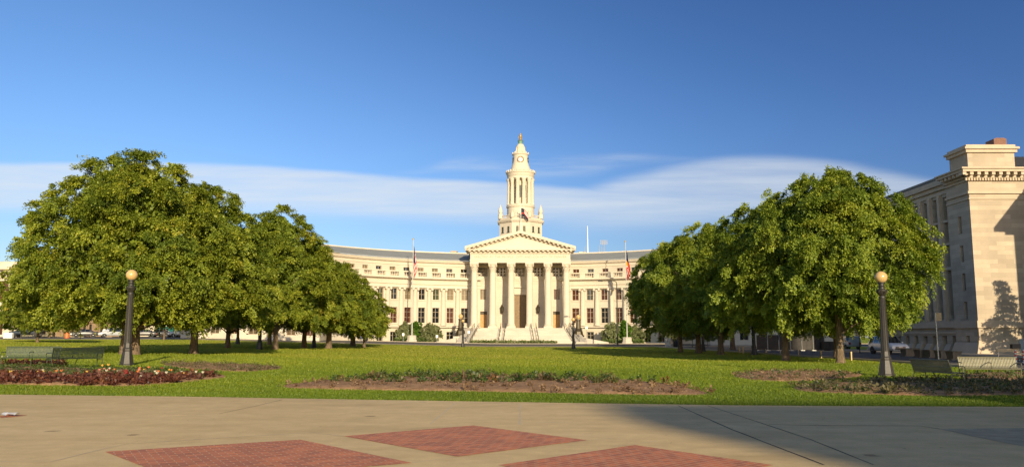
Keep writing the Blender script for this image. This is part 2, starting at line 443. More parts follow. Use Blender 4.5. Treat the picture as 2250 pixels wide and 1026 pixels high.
# ------------------------------------------------------------- ground sheet
def ground():
    def axis(lim, fine):
        a = list(np.arange(-fine, fine + .1, 2.0)); 
        e = fine
        while e < lim: e *= 1.35; a = [-e] + a + [e]
        return a
    xs = np.array(axis(3000, 100)); ys = np.array([-3000, -1500, -700, -300, -150, -80, -40] + list(np.arange(-20, 190, 1.5)) + [200, 230, 300, 450, 800, 1500, 3200])
    X, Y = np.meshgrid(xs, ys); Z = G(X, Y)
    nx, ny = len(xs), len(ys)
    mb = MB(); mb.v = [tuple(p) for p in np.stack([X, Y, Z], -1).reshape(-1, 3)]
    for j in range(ny-1):
        for i in range(nx-1):
            mb.f.append([j*nx+i, j*nx+i+1, (j+1)*nx+i+1, (j+1)*nx+i]); mb.m.append(0); mb.sm.append(True)
    mb.build('ground', m_grass, kind='structure', sharp=180)
ground()
EDGE = [(-60, 34.0)] + [gnd(px, py)[:2] for px, py in ((-60,866.5),(0,868),(400,873),(800,880),(1200,886.5),(1600,892.5),(1900,894.5),(2250,896),(2400,897))] + [(60, 18.0)]
def edge_y(x):
    return float(np.interp(x, [e[0] for e in EDGE], [e[1] for e in EDGE]))
mb = MB()
n = len(EDGE)
top = [(x, y, .03 + (g(x, y) if x < -25 else 0)) for x, y in EDGE] + [(x, -90, .03) for x, y in EDGE]
for i in range(n-1):
    a, b = top[i], top[i+1]
    mb.add([a, b, top[n+i+1], top[n+i]], [(0, 3, 2, 1)])
    mb.add([a, b, (b[0], b[1], b[2]-.12), (a[0], a[1], a[2]-.12)], [(0, 1, 2, 3)])
mb.build('plaza', m_conc, kind='structure')

def sheet(name, m, poly, z, uvrot=None, kind='structure'):
    """flat polygon in world xy at height z over the ground; object origin at its first corner"""
    p0 = Vector((poly[0][0], poly[0][1], 0)); a = math.atan2(poly[1][1]-poly[0][1], poly[1][0]-poly[0][0])
    Rm = Matrix.Rotation(-a, 3, 'Z')
    me = bpy.data.meshes.new(name)
    vs = [Rm @ (Vector((p[0], p[1], 0)) - p0) for p in poly]
    me.from_pydata([(v.x, v.y, 0) for v in vs], [], [list(range(len(vs)))])
    if me.polygons[0].normal.z < 0: me.flip_normals()
    me.materials.append(m)
    o = link(name, me, kind=kind, loc=(p0.x, p0.y, z)); o.rotation_euler.z = a
    return o
def px2(lst): return [gnd(*p)[:2] for p in lst]
d1 = px2([(755,962),(1040,938),(1290,971),(1005,1008)])
def para(a, b, c):  # a, b, c consecutive corners
    a, b, c = [Vector(p) for p in px2([a, b, c])]
    return [tuple(a), tuple(b), tuple(c), tuple(a + c - b)]
sheet('brick_paving', m_brick, d1, .035)
sheet('brick_paving', m_brick, para((230,997),(660,970),(905,1022)), .035)
sheet('brick_paving', m_brick, para((1095,1027),(1395,982),(1700,1027)), .035)
sheet('brick_paving', m_brick, px2([(0,917),(38,914),(60,915),(30,919),(0,921)]), .035)
sheet('bare_soil', mat('dry_bare_soil', (.34, .28, .17), .95, .35, 3, bmp=.6), px2([(2065,946),(2250,944),(2420,946),(2420,1010),(2250,985),(2150,965)]), .034)
def ribbon(name, m, lines, z):
    mb = MB()
    for pts, w in lines:
        q = [Vector(p) for p in px2(pts)]
        # subdivide with a slight wander
        r = []
        for a, b in zip(q[:-1], q[1:]):
            k = max(1, int((b-a).length/.5))
            for i in range(k): r.append(a.lerp(b, i/k) + Vector((random.uniform(-1,1), random.uniform(-1,1)))*w*.25)
        r.append(q[-1])
        vs = []
        for i, p in enumerate(r):
            t = (r[min(i+1, len(r)-1)] - r[max(i-1, 0)]).normalized(); nn = Vector((-t.y, t.x)) * w/2 * random.uniform(.6, 1.2)
            vs += [(p.x+nn.x, p.y+nn.y, z), (p.x-nn.x, p.y-nn.y, z)]
        mb.add(vs, [(2*i, 2*i+1, 2*i+3, 2*i+2) for i in range(len(r)-1)])
    me = mb.build(name, m, kind='structure')
ribbon('paving_joint', m_joint_dark, [([(1490,893.5),(1560,925),(1610,948),(1700,983),(1810,1026)], .03), ([(1555,893.5),(1650,925),(1780,969),(1920,1026)], .022),
    ([(1690,936),(1800,938),(2020,939),(2066,946)], .03), ([(480,912),(560,895),(620,880.5)], .025), ([(400,914),(480,912)], .012), ([(2066,946),(2250,946.5)], .05)], .033)
ribbon('paving_joint', m_joint_light, [([(0,1019),(110,1020),(220,992),(275,980),(500,965),(715,952)], .025), ([(945,935),(1000,888)], .025), ([(1142,936),(1143,891)], .03),
    ([(1140,931),(1260,931.5),(1420,933)], .022), ([(690,955),(755,962)], .015), ([(905,1022),(1005,1009)], .02), ([(1150,992),(1290,972),(1365,964)], .02), ([(1350,986),(1440,973)], .02), ([(60,985),(170,977)], .015)], .0335)
# roads, kerbs, paths as sheets following the ground
def strip(name, m, left, right, dz, kind='structure', nsub=1):
    mb = MB(); vs = []
    for a, b in zip(left, right):
        for k in range(nsub+1):
            x = a[0] + (b[0]-a[0])*k/nsub; y = a[1] + (b[1]-a[1])*k/nsub
            vs.append((x, y, g(x, y) + dz))
    w = nsub+1
    fs = [(i*w+k, i*w+k+1, (i+1)*w+k+1, (i+1)*w+k) for i in range(len(left)-1) for k in range(nsub)]
    mb.add(vs, fs)
    o = mb.build(name, m, kind=kind)
    if len(o.data.polygons) and o.data.polygons[0].normal.z < 0: o.data.flip_normals()
    return o
YS = list(np.arange(19, 137, 3.0)) + [138.6]
strip('side_street', m_asphalt, [(24.6, y) for y in YS], [(38.0, y) for y in YS], .012, nsub=4)
strip('pavement', m_walk, [(38.0, y) for y in YS], [(43.0, y) for y in YS], .12, nsub=2)
mb = MB(); mb.band(lambda u, v, d: (d, u, v), 19, 138, [(24.3, -.05), (24.3, .14), (24.6, .14), (24.6, -.05)], 40)
mb.band(lambda u, v, d: (d, u, v), 19, 138, [(37.9, -.05), (37.9, .125), (38.05, .125), (38.05, -.05)], 40)
mb.build('kerb', m_kerb, kind='structure')
strip('pavement', m_walk, [(x, 138.6) for x in range(-130, 131, 5)], [(x, 141.0) for x in range(-130, 131, 5)], .02, nsub=3)
strip('cross_street', m_asphalt, [(x, 141.2) for x in range(-130, 131, 5)], [(x, 150.5) for x in range(-130, 131, 5)], .02, nsub=6)
strip('pavement', m_walk, [(x, 150.7) for x in range(-130, 131, 5)], [(x, 153.0) for x in range(-130, 131, 5)], .10, nsub=2)
mb = MB(); mb.band(lambda u, v, d: (u, d, g(u, d) + v), -130, 130, [(150.45, 0), (150.45, .12), (150.72, .12), (150.72, 0)], 52)
mb.build('kerb', m_kerb, kind='structure')
pl = [gnd(px, py) for px, py in ((60,787),(130,786),(200,783),(300,778.5),(400,773.5),(480,769),(560,765.2),(640,762))]
pl2 = [(p[0], p[1] + 2.6 + .012*(p[1]-40)) for p in pl]
strip('path', m_walk, [(p[0], p[1]) for p in pl], pl2, .02, nsub=2)
# ------------------------------------------------------------- city hall
OX, YP = 1.6, 160.0
BZ = g(OX, 158)
hall = empty('city_hall', (OX, YP, BZ), 'cream limestone civic hall with six column portico, clock tower and curved wings', 'building')
flat = lambda Y: (lambda u, v, d: (u, Y + d, v))
RC = 41.0; CYc = 124.0
def arc(u, v, d):          # u metres along the arc (0 behind the portico), d inwards
    a = u / RC; return (OX + (RC + d)*math.sin(a), CYc + (RC + d)*math.cos(a), v)
YW = 163.6                 # distance of the wing front next to the portico
zw = lambda py: zc(py, YW)
Z0 = BZ - .3
def window(parent, mp, u0, u1, v0, v1, dep, nc, nr, pane, tr=None, fw=.055, frame=None, name='window', sill=False):
    f = MB(); e = .015
    f.mbox(mp, u0, u0+fw, v0, v1, dep-.08, dep+.05); f.mbox(mp, u1-fw, u1, v0, v1, dep-.08, dep+.05)
    f.mbox(mp, u0+fw, u1-fw, v0, v0+fw, dep-.078, dep+.05); f.mbox(mp, u0+fw, u1-fw, v1-fw, v1, dep-.078, dep+.05)
    for i in range(1, nc):
        c = u0 + (u1-u0)*i/nc; f.mbox(mp, c-.032, c+.032, v0+fw, v1-fw, dep-.07, dep+.04)
    rows = tr if tr else [i/nr for i in range(1, nr)]
    for r in rows:
        c = v0 + (v1-v0)*r; f.mbox(mp, u0+fw, u1-fw, c-.025, c+.025, dep-.06, dep+.03)
    w = f.build(name, frame or m_mullion, parent)
    p = MB(); p.mbox(mp, u0+fw*.5, u1-fw*.5, v0+fw*.5, v1-fw*.5, dep, dep+.02)
    p.build('pane', pane, w)
    if sill:
        s_ = MB(); s_.mbox(mp, u0-.13, u1+.13, v0-.2, v0-.02, -.14, .05); s_.build('sill', m_lime_plain, w)
    return w
DU = RC * R_(4.1); U1 = RC * R_(15.6)
rows = {'attic': (zw(606.5), zw(591), .62, .3), 'upper': (zw(660), zw(637), .66, .35), 'main': (zw(710), zw(677), .72, .4), 'ground': (zw(751), zw(729), .70, .4)}
ATT = .9                   # attic wall set back behind the balustrade
zcor0, zcor1 = zw(617.5), zw(612.5)
zeave, zridge = zw(573.0), zc(558.0, 171.5)
UE = RC * R_(57.0)
rng = random.Random(3)
def pane_for(side, row, k):
    if row == 'attic': return [m_glass_red, m_glass_dark, m_glass_dark, m_glass_tan, m_glass_tan][rng.randrange(5)] if side < 0 else rng.choice([m_glass_dark, m_glass_red, m_glass_dark])
    if row == 'upper': return rng.choice([m_glass_green, m_glass_dark, m_glass_tan]) if side < 0 else rng.choice([m_glass_red, m_glass_red, m_glass_dark])
    if row == 'main': return rng.choice([m_glass_red, m_glass_red, m_glass_dark])
    return rng.choice([m_glass_dark, m_glass_red, m_glass_dark])
for side in (-1, 1):
    mp = (lambda u, v, d: arc(u, v, d)) if side > 0 else (lambda u, v, d: arc(u, v, d))
    ua, ub = (8.0, UE) if side > 0 else (-UE, -8.0)
    nb = 9 if side < 0 else 8
    cents = [side*(U1 + DU*k) for k in range(10)]
    ex = list(np.linspace(ua, ub, 40))
    w = MB()
    low = [(c-r[2], c+r[2], r[0], r[1]) for nm, r in rows.items() if nm != 'attic' for c in cents[:nb]]
    w.wall(mp, (ua, ub), (Z0, zcor0), low, .45, extra_u=ex)
    att = [(c-.62, c+.62, rows['attic'][0], rows['attic'][1]) for c in cents[:nb]]
    w.wall(lambda u, v, d: arc(u, v, d + ATT), (ua, ub), (zcor0 - .2, zeave), att, .4, extra_u=ex)
    wall = w.build('wing_wall', m_lime, hall)
    t = MB(); n = 46
    t.band(mp, ua, ub, [(-.75, zcor1-.25), (-.75, zcor1), (ATT+.02, zcor1+.04), (ATT+.02, zcor0), (-.2, zcor0), (-.55, zcor1-.3)], n)
    t.band(mp, ua, ub, [(-.18, zw(627)), (-.18, zw(623)), (.02, zw(622.5)), (.02, zw(628))], n)
    t.band(mp, ua, ub, [(-.12, zw(633.5)), (-.12, zw(630.0)), (.02, zw(629.5)), (.02, zw(634))], n)
    t.band(mp, ua, ub, [(-.55, zw(719.5)), (-.55, zw(717)), (.02, zw(715.5)), (.02, zw(719.5))], n)
    t.band(mp, ua, ub, [(-.35, Z0), (-.35, zw(753)), (.02, zw(752)), (.02, Z0)], n)
    t.band(lambda u, v, d: arc(u, v, d+ATT), ua, ub, [(-.12, zw(586)), (-.12, zw(584)), (.02, zw(583.6)), (.02, zw(586.4))], n)
    t.band(lambda u, v, d: arc(u, v, d+ATT), ua, ub, [(-.35, zeave-.5), (-.55, zeave-.06), (-.55, zeave), (.3, zeave), (.02, zeave-.7)], n)
    t.build('string_course', m_lime_plain, hall)
    r = MB(); r.band(lambda u, v, d: arc(u, v, d), ua, ub, [(ATT-.7, zeave+.02), (ATT-.7, zeave+.16), (7.5, zridge), (7.5, zridge-.3)], n)
    r.build('roof', m_roof, hall)
    r = MB(); r.band(lambda u, v, d: arc(u, v, d), ua, ub, [(7.55, zridge-.2), (7.55, zridge+.22), (16, zridge+.22), (16, zridge-.2)], n)
    for i in range(7): r.band(lambda u, v, d: arc(u, v, d), ua, ub, [(7.55+i, 0), (7.55+i, .1), (7.56+i, .1), (7.56+i, 0)], 2) if False else None
    r.build('roof_parapet', m_lime_plain, hall)
    # windows, balustrades, engaged columns
    for k, c in enumerate(cents[:nb]):
        for nm, q in rows.items():
            mpp = (lambda u, v, d: arc(u, v, d + ATT)) if nm == 'attic' else mp
            if nm == 'attic': window(hall, mpp, c-q[2], c+q[2], q[0], q[1], q[3], 2, 1, pane_for(side, nm, k))
            elif nm == 'main': window(hall, mpp, c-q[2], c+q[2], q[0], q[1], q[3], 2, 3, pane_for(side, nm, k), tr=[.36, .72], sill=True)
            else: window(hall, mpp, c-q[2], c+q[2], q[0], q[1], q[3], 2, 2, pane_for(side, nm, k), tr=[.5] if nm == 'upper' else [.66], sill=nm == 'upper')
    bal = MB(); zb0, zb1 = zcor1+.04, zw(599.2)
    for k, c in enumerate(cents[:nb]):
        for j in range(5):
            u = c + (j-2)*.36; x, y, _ = arc(u, 0, .12); h = zb1-.22-(zb0+.12)
            bal.lathe((x, y, zb0+.12), [(.08,0),(.08,.06),(.045,.1),(.08,.3*h),(.07,.5*h),(.04,.8*h),(.08,h-.06),(.08,h)], 8)
        bal.mbox(mp, c-.95, c+.95, zb0-.02, zb0+.12, -.05, .3)
    bal.band(mp, ua, ub, [(-.08, zb1-.22), (-.08, zb1), (.32, zb1), (.32, zb1-.22)], n)
    for k in range(nb+1):
        c = side*(U1 + DU*(k-.5)); bal.mbox(mp, c-.55, c+.55, zb0-.02, zb1-.21, -.03, .29)
    if nb < 11:
        a = side*(U1 + DU*(nb-.5)); 
        bal.mbox(mp, min(a, side*UE), max(a, side*UE), zb0-.02, zb1-.21, -.02, .28) if False else None
        bal.band(mp, min(a, side*UE), max(a, side*UE), [(-.02, zb0-.02), (-.02, zb1-.21), (.28, zb1-.21), (.28, zb0-.02)], 6)
    bal.build('balustrade', m_lime_plain, hall)
    for k in range(nb+1):
        u = side*(U1 + DU*(k-.5)); x, y, _ = arc(u, 0, -.08)
        if abs(u) < 9.5: continue
        zb, zt = zw(715.5), zw(633.6); h = zt-zb; cc = MB()
        cc.lathe((x, y, zb), [(.62,0),(.62,.22),(.56,.3),(.58,.42),(.50,.5),(.49,h*.33),(.43,h-.75),(.46,h-.7),(.46,h-.62),(.44,h-.55),(.52,h-.35)], 20)
        a = u/RC; Mr = Matrix.Translation((x, y, zt)) @ Matrix.Rotation(-a, 4, 'Z')
        cc.box(-.60, .60, -.56, .5, -.18, -.02, M=Mr)
        for s2 in (-1, 1):
            Mv = Mr @ Matrix.Translation((s2*.50, -.58, -.38)) @ Matrix.Rotation(R_(-90), 4, 'X')
            cc.lathe((0, 0, 0), [(.06,0),(.2,.02),(.24,.06),(.24,1.0)], 12, M=Mv)
        cc.build('engaged_column', m_lime_plain, hall)
    for c in cents[:nb]:
        sl = MB(); sl.mbox(mp, c-.98, c+.98, zw(634.8), zw(633.3), -.4, .05); sl.build('window_hood', m_lime_plain, hall)
# end pavilions
for side in (-1, 1):
    x0, x1 = (-57.5, -33.4) if side < 0 else (34.4, 58.5)
    mp = flat(143.2); w = MB()
    cs = [x0 + 2.6 + 3.3*i for i in range(7)]
    holes = []
    for c in cs: holes += [(c-.75, c+.75, g(c, 143)+.9, g(c, 143)+3.3)]
    w.wall(mp, (x0, x1), (-.5, zeave+1), holes, .4)
    w.add([(x1,143.2,-.5),(x1,178,-.5),(x1,178,zeave+1),(x1,143.2,zeave+1)], [(0,1,2,3)])
    w.add([(x0,143.2,-.5),(x0,178,-.5),(x0,178,zeave+1),(x0,143.2,zeave+1)], [(0,3,2,1)])
    w.add([(x0,143.2,zeave+1),(x1,143.2,zeave+1),(x1,178,zeave+1),(x0,178,zeave+1)], [(0,1,2,3)])
    w.build('pavilion_wall', m_lime, hall)
    t = MB()
    for z, h, p in ((4.6, .5, .25), (13.2, .7, .7), (zeave+.4, .6, .4)): t.box(x0-p, x1+p, 143.2-p, 143.4, z, z+h)
    t.build('string_course', m_lime_plain, hall)
    for i, c in enumerate(cs): window(hall, mp, c-.75, c+.75, g(c,143)+.9, g(c,143)+3.3, .35, 2, 2, [m_glass_red, m_glass_dark][i % 2], tr=[.66])
mb = MB(); mb.box(-9.5+OX, 9.5+OX, 165, 182, Z0, zridge+.2); mb.build('central_block', m_lime, hall)

# portico
zcap, zbase = zc(578, YP), zc(720.3, YP)
cx6 = [xc(1042 + 40.5*i, 640, YP) for i in range(6)]
for x in cx6:
    h = zcap - zbase; ch = 1.75; c = MB()
    c.box(x-.86, x+.86, YP-.86, YP+.86, zbase, zbase+.3)
    c.lathe((x, YP, zbase), [(.84,.3),(.86,.42),(.78,.52),(.74,.55),(.78,.68),(.70,.76),(.665,.84),(.655,h*.33),(.62,h*.6),(.565,h-ch-.1),(.60,h-ch-.06),(.60,h-ch)], 28)
    col = c.build('column', m_lime_plain, hall)
    k = MB(); z0 = zbase + h - ch
    k.lathe((x, YP, z0), [(.56,0),(.57,.5),(.62,1.0),(.78,1.45)], 20)
    for ring, (nl, zb_, hh, out, wd) in enumerate(((8, .02, .62, .30, .20), (8, .45, .72, .36, .22))):
        for i in range(nl):
            a = 2*math.pi*(i + .5*ring)/nl + R_(22.5)
            Mr = Matrix.Translation((x, YP, z0+zb_)) @ Matrix.Rotation(a, 4, 'Z')
            r0 = .56 + .03*ring
            vs = [(r0,-wd,0),(r0,wd,0),(r0+.10,-wd*1.1,hh*.55),(r0+.10,wd*1.1,hh*.55),(r0+out*.8,-wd*.75,hh*.95),(r0+out*.8,wd*.75,hh*.95),(r0+out,-wd*.35,hh*.72),(r0+out,wd*.35,hh*.72),
                  (r0+.2,-.02,hh*.55),(r0+.06,-.02,0)]
            k.add([Mr @ Vector(p) for p in vs], [(0,1,3,2),(2,3,5,4),(4,5,7,6)])
    for i in range(4):
        Mr = Matrix.Translation((x, YP, z0+1.22)) @ Matrix.Rotation(R_(45+90*i), 4, 'Z') @ Matrix.Translation((.95,.1,0)) @ Matrix.Rotation(R_(90), 4, 'X')
        k.lathe((0,0,0), [(.08,0),(.2,.02),(.2,.18),(.08,.2)], 10, M=Mr)
    k.box(x-.84, x+.84, YP-.84, YP+.84, z0+1.45, zcap)
    k.build('capital', m_lime_plain, col)
ex0, ex1 = cx6[0]-.80, cx6[-1]+.80
YF = YP-.72
za1, zf1, zco, zci = zc(570.5, YF), zc(558.5, YF), zc(548.2, YF), zc(553.5, YF)
e = MB()
e.box(ex0, ex1, YF, YP+.72, zcap+.01, za1)                   # architrave
e.box(ex0-.06, ex1+.06, YF-.06, YP+.7, za1-.16, za1+.02)
e.box(ex0+.03, ex1-.03, YF+.03, YP+5, za1+.02, zf1)           # frieze
e.box(ex0, ex0+1.4, YP+.72, YP+5, zcap+.01, za1-.16); e.box(ex1-1.4, ex1, YP+.72, YP+5, zcap+.01, za1-.16)
e.box(ex0+1.4, ex1-1.4, YP+.72, YP+5, zcap+.5, zcap+.8)       # soffit
nd = 64
for i in range(nd):
    x = ex0 - .1 + (ex1-ex0+.2)*(i+.5)/nd; e.box(x-.085, x+.085, YF-.16, YF+.05, zf1, zf1+.26)
e.box(ex0-.05, ex1+.05, YF-.05, YP+5, zf1+.0, zf1+.28)
e.box(ex0-.22, ex1+.22, YF-.22, YP+5, zf1+.28, zf1+.42)
zm = zf1+.42
nm = 23
for i in range(nm):
    x = ex0 - .5 + (ex1-ex0+1.0)*(i+.5)/nm; e.box(x-.2, x+.2, YF-.78, YF-.1, zm+.02, zm+.26)
e.box(ex0-.22, ex1+.22, YF-.2, YP+5, zm, zm+.28)
e.box(ex0-.95, ex1+.95, YF-.95, YP+5, zm+.27, zco)
e.build('entablature', m_lime_plain, hall)
def to_mesh(fo):
    me = bpy.data.meshes.new_from_object(fo.evaluated_get(bpy.context.evaluated_depsgraph_get()))
    n = link(fo.name + '_', me, fo.parent); n.location = fo.location; n.rotation_euler = fo.rotation_euler; n.scale = fo.scale
    nm = fo.name; bpy.data.objects.remove(fo); n.name = nm; return n
m_carved = mat('carved_lettering', (.36, .30, .21), .8, .05)
def words(text, width, size, space, x0, y, z, parent, m):
    ws = []
    for wd in text.split(' '):
        if not wd: ws.append(None); continue
        fc = bpy.data.curves.new('lettering', 'FONT'); fc.body = wd; fc.size = size; fc.extrude = .015; fc.align_y = 'CENTER'; fc.space_character = 1.05; fc.materials.append(m)
        ws.append(link('lettering', fc, parent))
    bpy.context.view_layer.update()
    tot = sum(w.dimensions.x if w else 0 for w in ws) + space*(len(ws)-1); kx = width/tot; x = x0
    for w in ws:
        if w:
            dx = w.dimensions.x; w.rotation_euler = (math.pi/2, 0, 0); w.scale = (kx, kx, 1); w.location = Vector((x, y, z)) - wloc(parent); x += dx*kx
            to_mesh(w)
        x += space*kx
words('ERECTED BY THE PEOPLE  CITY AND COUNTY OF DENVER', ex1-ex0-1.6, .82, .35, ex0+.8, YF+.018, (za1+zf1)/2, hall, m_carved)
# pediment
px0, px1 = ex0-1.0, ex1+1.0; pm = (ex0+ex1)/2
zap = zc(507.5, YF)
p = MB(); th = 1.05
p.ext([(px0, zco+.02), (px1, zco+.02), (pm, zap-.1)], YF+.05, YF+.4)
def rake(dz0, dz1, y0, y1, ins):
    # band under the sloping edge, dz measured down from the top edge
    for s in (-1, 1):
        xe = px0 if s < 0 else px1; sl = (zap - (zco+.55))/(pm-px0)
        def zt(x): return zap - abs(x-pm)*sl
        xa = xe - s*ins
        poly = [(xa, zt(xa)-dz1), (pm, zap-dz1), (pm, zap-dz0), (xa, zt(xa)-dz0)]
        if s > 0: poly = poly[::-1]
        p.ext(poly, y0, y1)
rake(0, .55, YF-.95, YP+6, 0); rake(.55, .78, YF-.22, YF+.3, 1.3); rake(.78, 1.05, YF-.06, YF+.3, 2.4)
sl = (zap-(zco+.55))/(pm-px0)
for s in (-1, 1):
    for i in range(12):
        x = pm + s*(.45 + .86*i); z = zap - abs(x-pm)*sl - .56
        p.ext([(x-.19, z-.24+ .19*sl*s), (x+.19, z-.24-.19*sl*s), (x+.19, z-.19*sl*s), (x-.19, z+.19*sl*s)], YF-.78, YF-.1)
    for i in range(36):
        x = pm + s*(.15+.25*i); z = zap - abs(x-pm)*sl - 1.02
        p.box(x-.07, x+.07, YF-.14, YF+.06, z-.02, z+.2)
p.add([(px0, zco+.55, 0)], []) if False else None
# gable roof body and horizontal name panel
p.ext([(px0+.3, zco+.03), (px1-.3, zco+.03), (pm, zap-.35)], YF+.45, YP+14)
p.box(pm-2.6, pm+2.6, YF-.5, YF+.05, zco+.03, zco+.32)
p.build('pediment', m_lime_plain, hall)
# back wall of the portico
YB = YP + 4.2; mpb = flat(YB); zw2 = lambda py: zc(py, YB)
holes = []; wins = []
gaps = [(cx6[i]+cx6[i+1])/2 for i in range(5)]
gx = [xc(1060.5+41*i, 640, YB) for i in range(5)]
for i, c in enumerate(gx):
    holes.append((c-.95, c+.95, zw2(607), zw2(588))); 
    if i in (0, 4): holes += [(c-.72, c+.72, zw2(658), zw2(635.5)), (c-.88, c+.88, zbase, zw2(684))]
    if i == 2: holes.append((c-1.30, c+1.30, zbase, zw2(647.5)))
w = MB(); w.wall(mpb, (ex0+.1, ex1-.1), (zbase-.1, zcap+.55), holes, .5)
w.box(ex0-.0, ex0+1.0, YB-.5, YB+2, zbase, zcap); w.box(ex1-1.0, ex1, YB-.5, YB+2, zbase, zcap)
w.build('portico_wall', m_lime, hall)
t = MB()
for i, c in enumerate(gx):
    t.mbox(mpb, c-1.1, c+1.1, zw2(613.5), zw2(608.5), -.08, .02)
    if i in (0, 4): t.mbox(mpb, c-1.15, c+1.15, zw2(673), zw2(671.5), -.05, .02)
t.mbox(mpb, gx[2]-1.75, gx[2]+1.75, zw2(632), zw2(629.5), -.45, .02); t.mbox(mpb, gx[2]-1.55, gx[2]+1.55, zw2(645), zw2(633), -.12, .02)
t.box(ex0, ex1, YB-.07, YB+.02, zw2(617), zw2(615.8))
t.build('wall_trim', m_lime_plain, hall)
for i, c in enumerate(gx):
    wd = window(hall, mpb, c-.95, c+.95, zw2(607), zw2(588), .35, 3, 3, [m_glass_tan, m_glass_dark, m_glass_green, m_glass_dark, m_glass_dark][i], frame=m_roof, fw=.09)
    gr = MB(); z0, z1 = zw2(607), zw2(588)
    for a in range(3):
        for b in range(3):
            ccx = c-.95+1.9*(a+.5)/3; cz = z0+(z1-z0)*(b+.5)/3
            Mr = Matrix.Translation((ccx, YB+.22, cz)) @ Matrix.Rotation(R_(90), 4, 'X')
            gr.lathe((0,0,0), [(.15,0),(.23,0),(.23,.05),(.15,.05),(.15,0)], 10, M=Mr)
    gr.build('grille', m_mullion, wd)
    if i in (0, 4):
        window(hall, mpb, c-.72, c+.72, zw2(658), zw2(635.5), .35, 2, 1, [m_glass_tan, 0, 0, 0, m_glass_red][i])
        d = MB(); z1 = zw2(684); zt = zbase+(z1-zbase)*.82
        d.mbox(mpb, c-.88, c+.88, zbase, zt, .32, .4)
        for s in (-1, 1):
            for r in range(3):
                za = zbase+.2+(zt-zbase-.3)*r/3; zb_ = za+(zt-zbase-.3)/3-.15
                d.mbox(mpb, c+s*.44-.30, c+s*.44+.30, za, zb_, .27, .33)
        dr = d.build('door', m_wood_door, hall)
        d = MB(); d.mbox(mpb, c-.88, c+.88, zt, z1, .33, .4, 0); d.mbox(mpb, c-.88, c+.88, zt, zt+.1, .26, .33, 0)
        for j in range(6): d.mbox(mpb, c-.8+.27*j, c-.72+.27*j, zt+.1, z1, .28, .33)
        d.build('transom', m_bronze_dark, dr)
        h = MB(); h.mbox(mpb, c-.07, c-.03, zbase+1.0, zbase+1.3, .2, .26); h.mbox(mpb, c+.03, c+.07, zbase+1.0, zbase+1.3, .2, .26); h.build('handle', m_gold, dr)
    if i == 2:
        d = MB(); z1 = zw2(647.5); d.mbox(mpb, c-1.3, c+1.3, zbase, z1, .45, .52)
        for s in (-1, 1):
            for a in range(2):
                for r in range(7):
                    hh = (z1-zbase)/7; u = c + s*(.34 + .62*a)
                    d.mbox(mpb, u-.26, u+.26, zbase+hh*r+.12, zbase+hh*(r+1)-.06, .40, .46)
        d.mbox(mpb, c-.04, c+.04, zbase, z1, .36, .46)
        d.build('door', m_bronze, hall)
for px in (1103, 1182):
    x = xc(px, 680, YB); z = zw2(685); l = MB()
    l.mbox(mpb, x-.08, x+.08, z+.2, z+.7, -.5, .0); l.lathe((x, YB-.55, z), [(.12,-.3),(.3,.0),(.32,.75),(.42,.85),(.2,1.1),(.05,1.5)], 8, smooth=False)
    l.build('wall_lantern', m_bronze_dark, hall)
# platform, steps, cheek walls
ns = 18; st = MB(); Yt = YP-1.1; run = .42
xa, xb = xc(1048, 720, Yt), xc(1243, 720, Yt)
z1 = zbase; hgt = (zbase-BZ)/ns
st.box(ex0-.6, ex1+.6, Yt, YP+4.8, Z0, zbase-.002)
for i in range(ns):
    y1 = Yt - run*i; zz = zbase - hgt*(i+1) if i < ns else BZ
    k = i/ns*1.3
    st.box(xa-k, xb+k, y1-run, y1+.05, Z0, zz)
st.build('steps', m_granite, hall)
Ye = Yt - run*ns
for s in (-1, 1):
    ch = MB()
    xi, xo = (xa-.05, ex0-2.2) if s < 0 else (xb+.05, ex1+2.2)
    xi2, xo2 = (xa-1.35, xa-3.4) if s < 0 else (xb+1.35, xb+3.4)
    a = [(xi, Yt, zbase-.05), (xo+s*-1.2, Yt, zbase-.05), (xo2, Ye-.3, BZ+.35), (xi2, Ye-.3, BZ+.35)]
    vs = a + [(p_[0], p_[1], Z0) for p_ in a]
    f = [(0,1,2,3),(0,4,5,1),(1,5,6,2),(2,6,7,3),(3,7,4,0)]
    ch.add(vs, f if s > 0 else [t_[::-1] for t_ in f])
    ch.box(min(xi, xo)-.1, max(xi, xo)+.1, Yt+.02, YP+3.4, Z0, zbase-.06)
    q0, q1 = (ex0-6.5, ex0-2.2) if s < 0 else (ex1+2.2, ex1+6.5)
    ch.add([(q0 if s<0 else q1, Ye+1.5, BZ+.3), (q1 if s<0 else q0, Ye+1.5, BZ+1.1), (q1 if s<0 else q0, Ye+6, BZ+1.1), (q0 if s<0 else q1, Ye+6, BZ+.3),
            (q0 if s<0 else q1, Ye+1.5, Z0), (q1 if s<0 else q0, Ye+1.5, Z0), (q1 if s<0 else q0, Ye+6, Z0), (q0 if s<0 else q1, Ye+6, Z0)],
           [(0,1,2,3)[::1 if s<0 else -1], (0,4,5,1)[::1 if s<0 else -1], (2,6,7,3)[::1 if s<0 else -1], (1,5,6,2)[::1 if s<0 else -1], (3,7,4,0)[::1 if s<0 else -1]])
    ch.build('cheek_wall', m_granite, hall)
for px in (1048, 1106, 1172, 1246):
    xt = xc(px, 700, Yt); xbm = xt + (-1.3 if px < 1060 else (1.3 if px > 1240 else (-.35 if px < 1140 else .35)))
    for dx in (-.45, .45):
        h = MB(); pts = []
        for i in range(5):
            f = i/4; pts.append((xt+(xbm-xt)*f+dx, Yt-run*ns*f, zbase+.95-(zbase-BZ)*f))
        h.tube(pts, .035, 6); h.tube([(a, b, c-.45) for a, b, c in pts], .025, 6)
        for a, b, c in pts: h.tube([(a, b, c-1.05), (a, b, c)], .03, 6)
        h.build('handrail', m_black, hall)

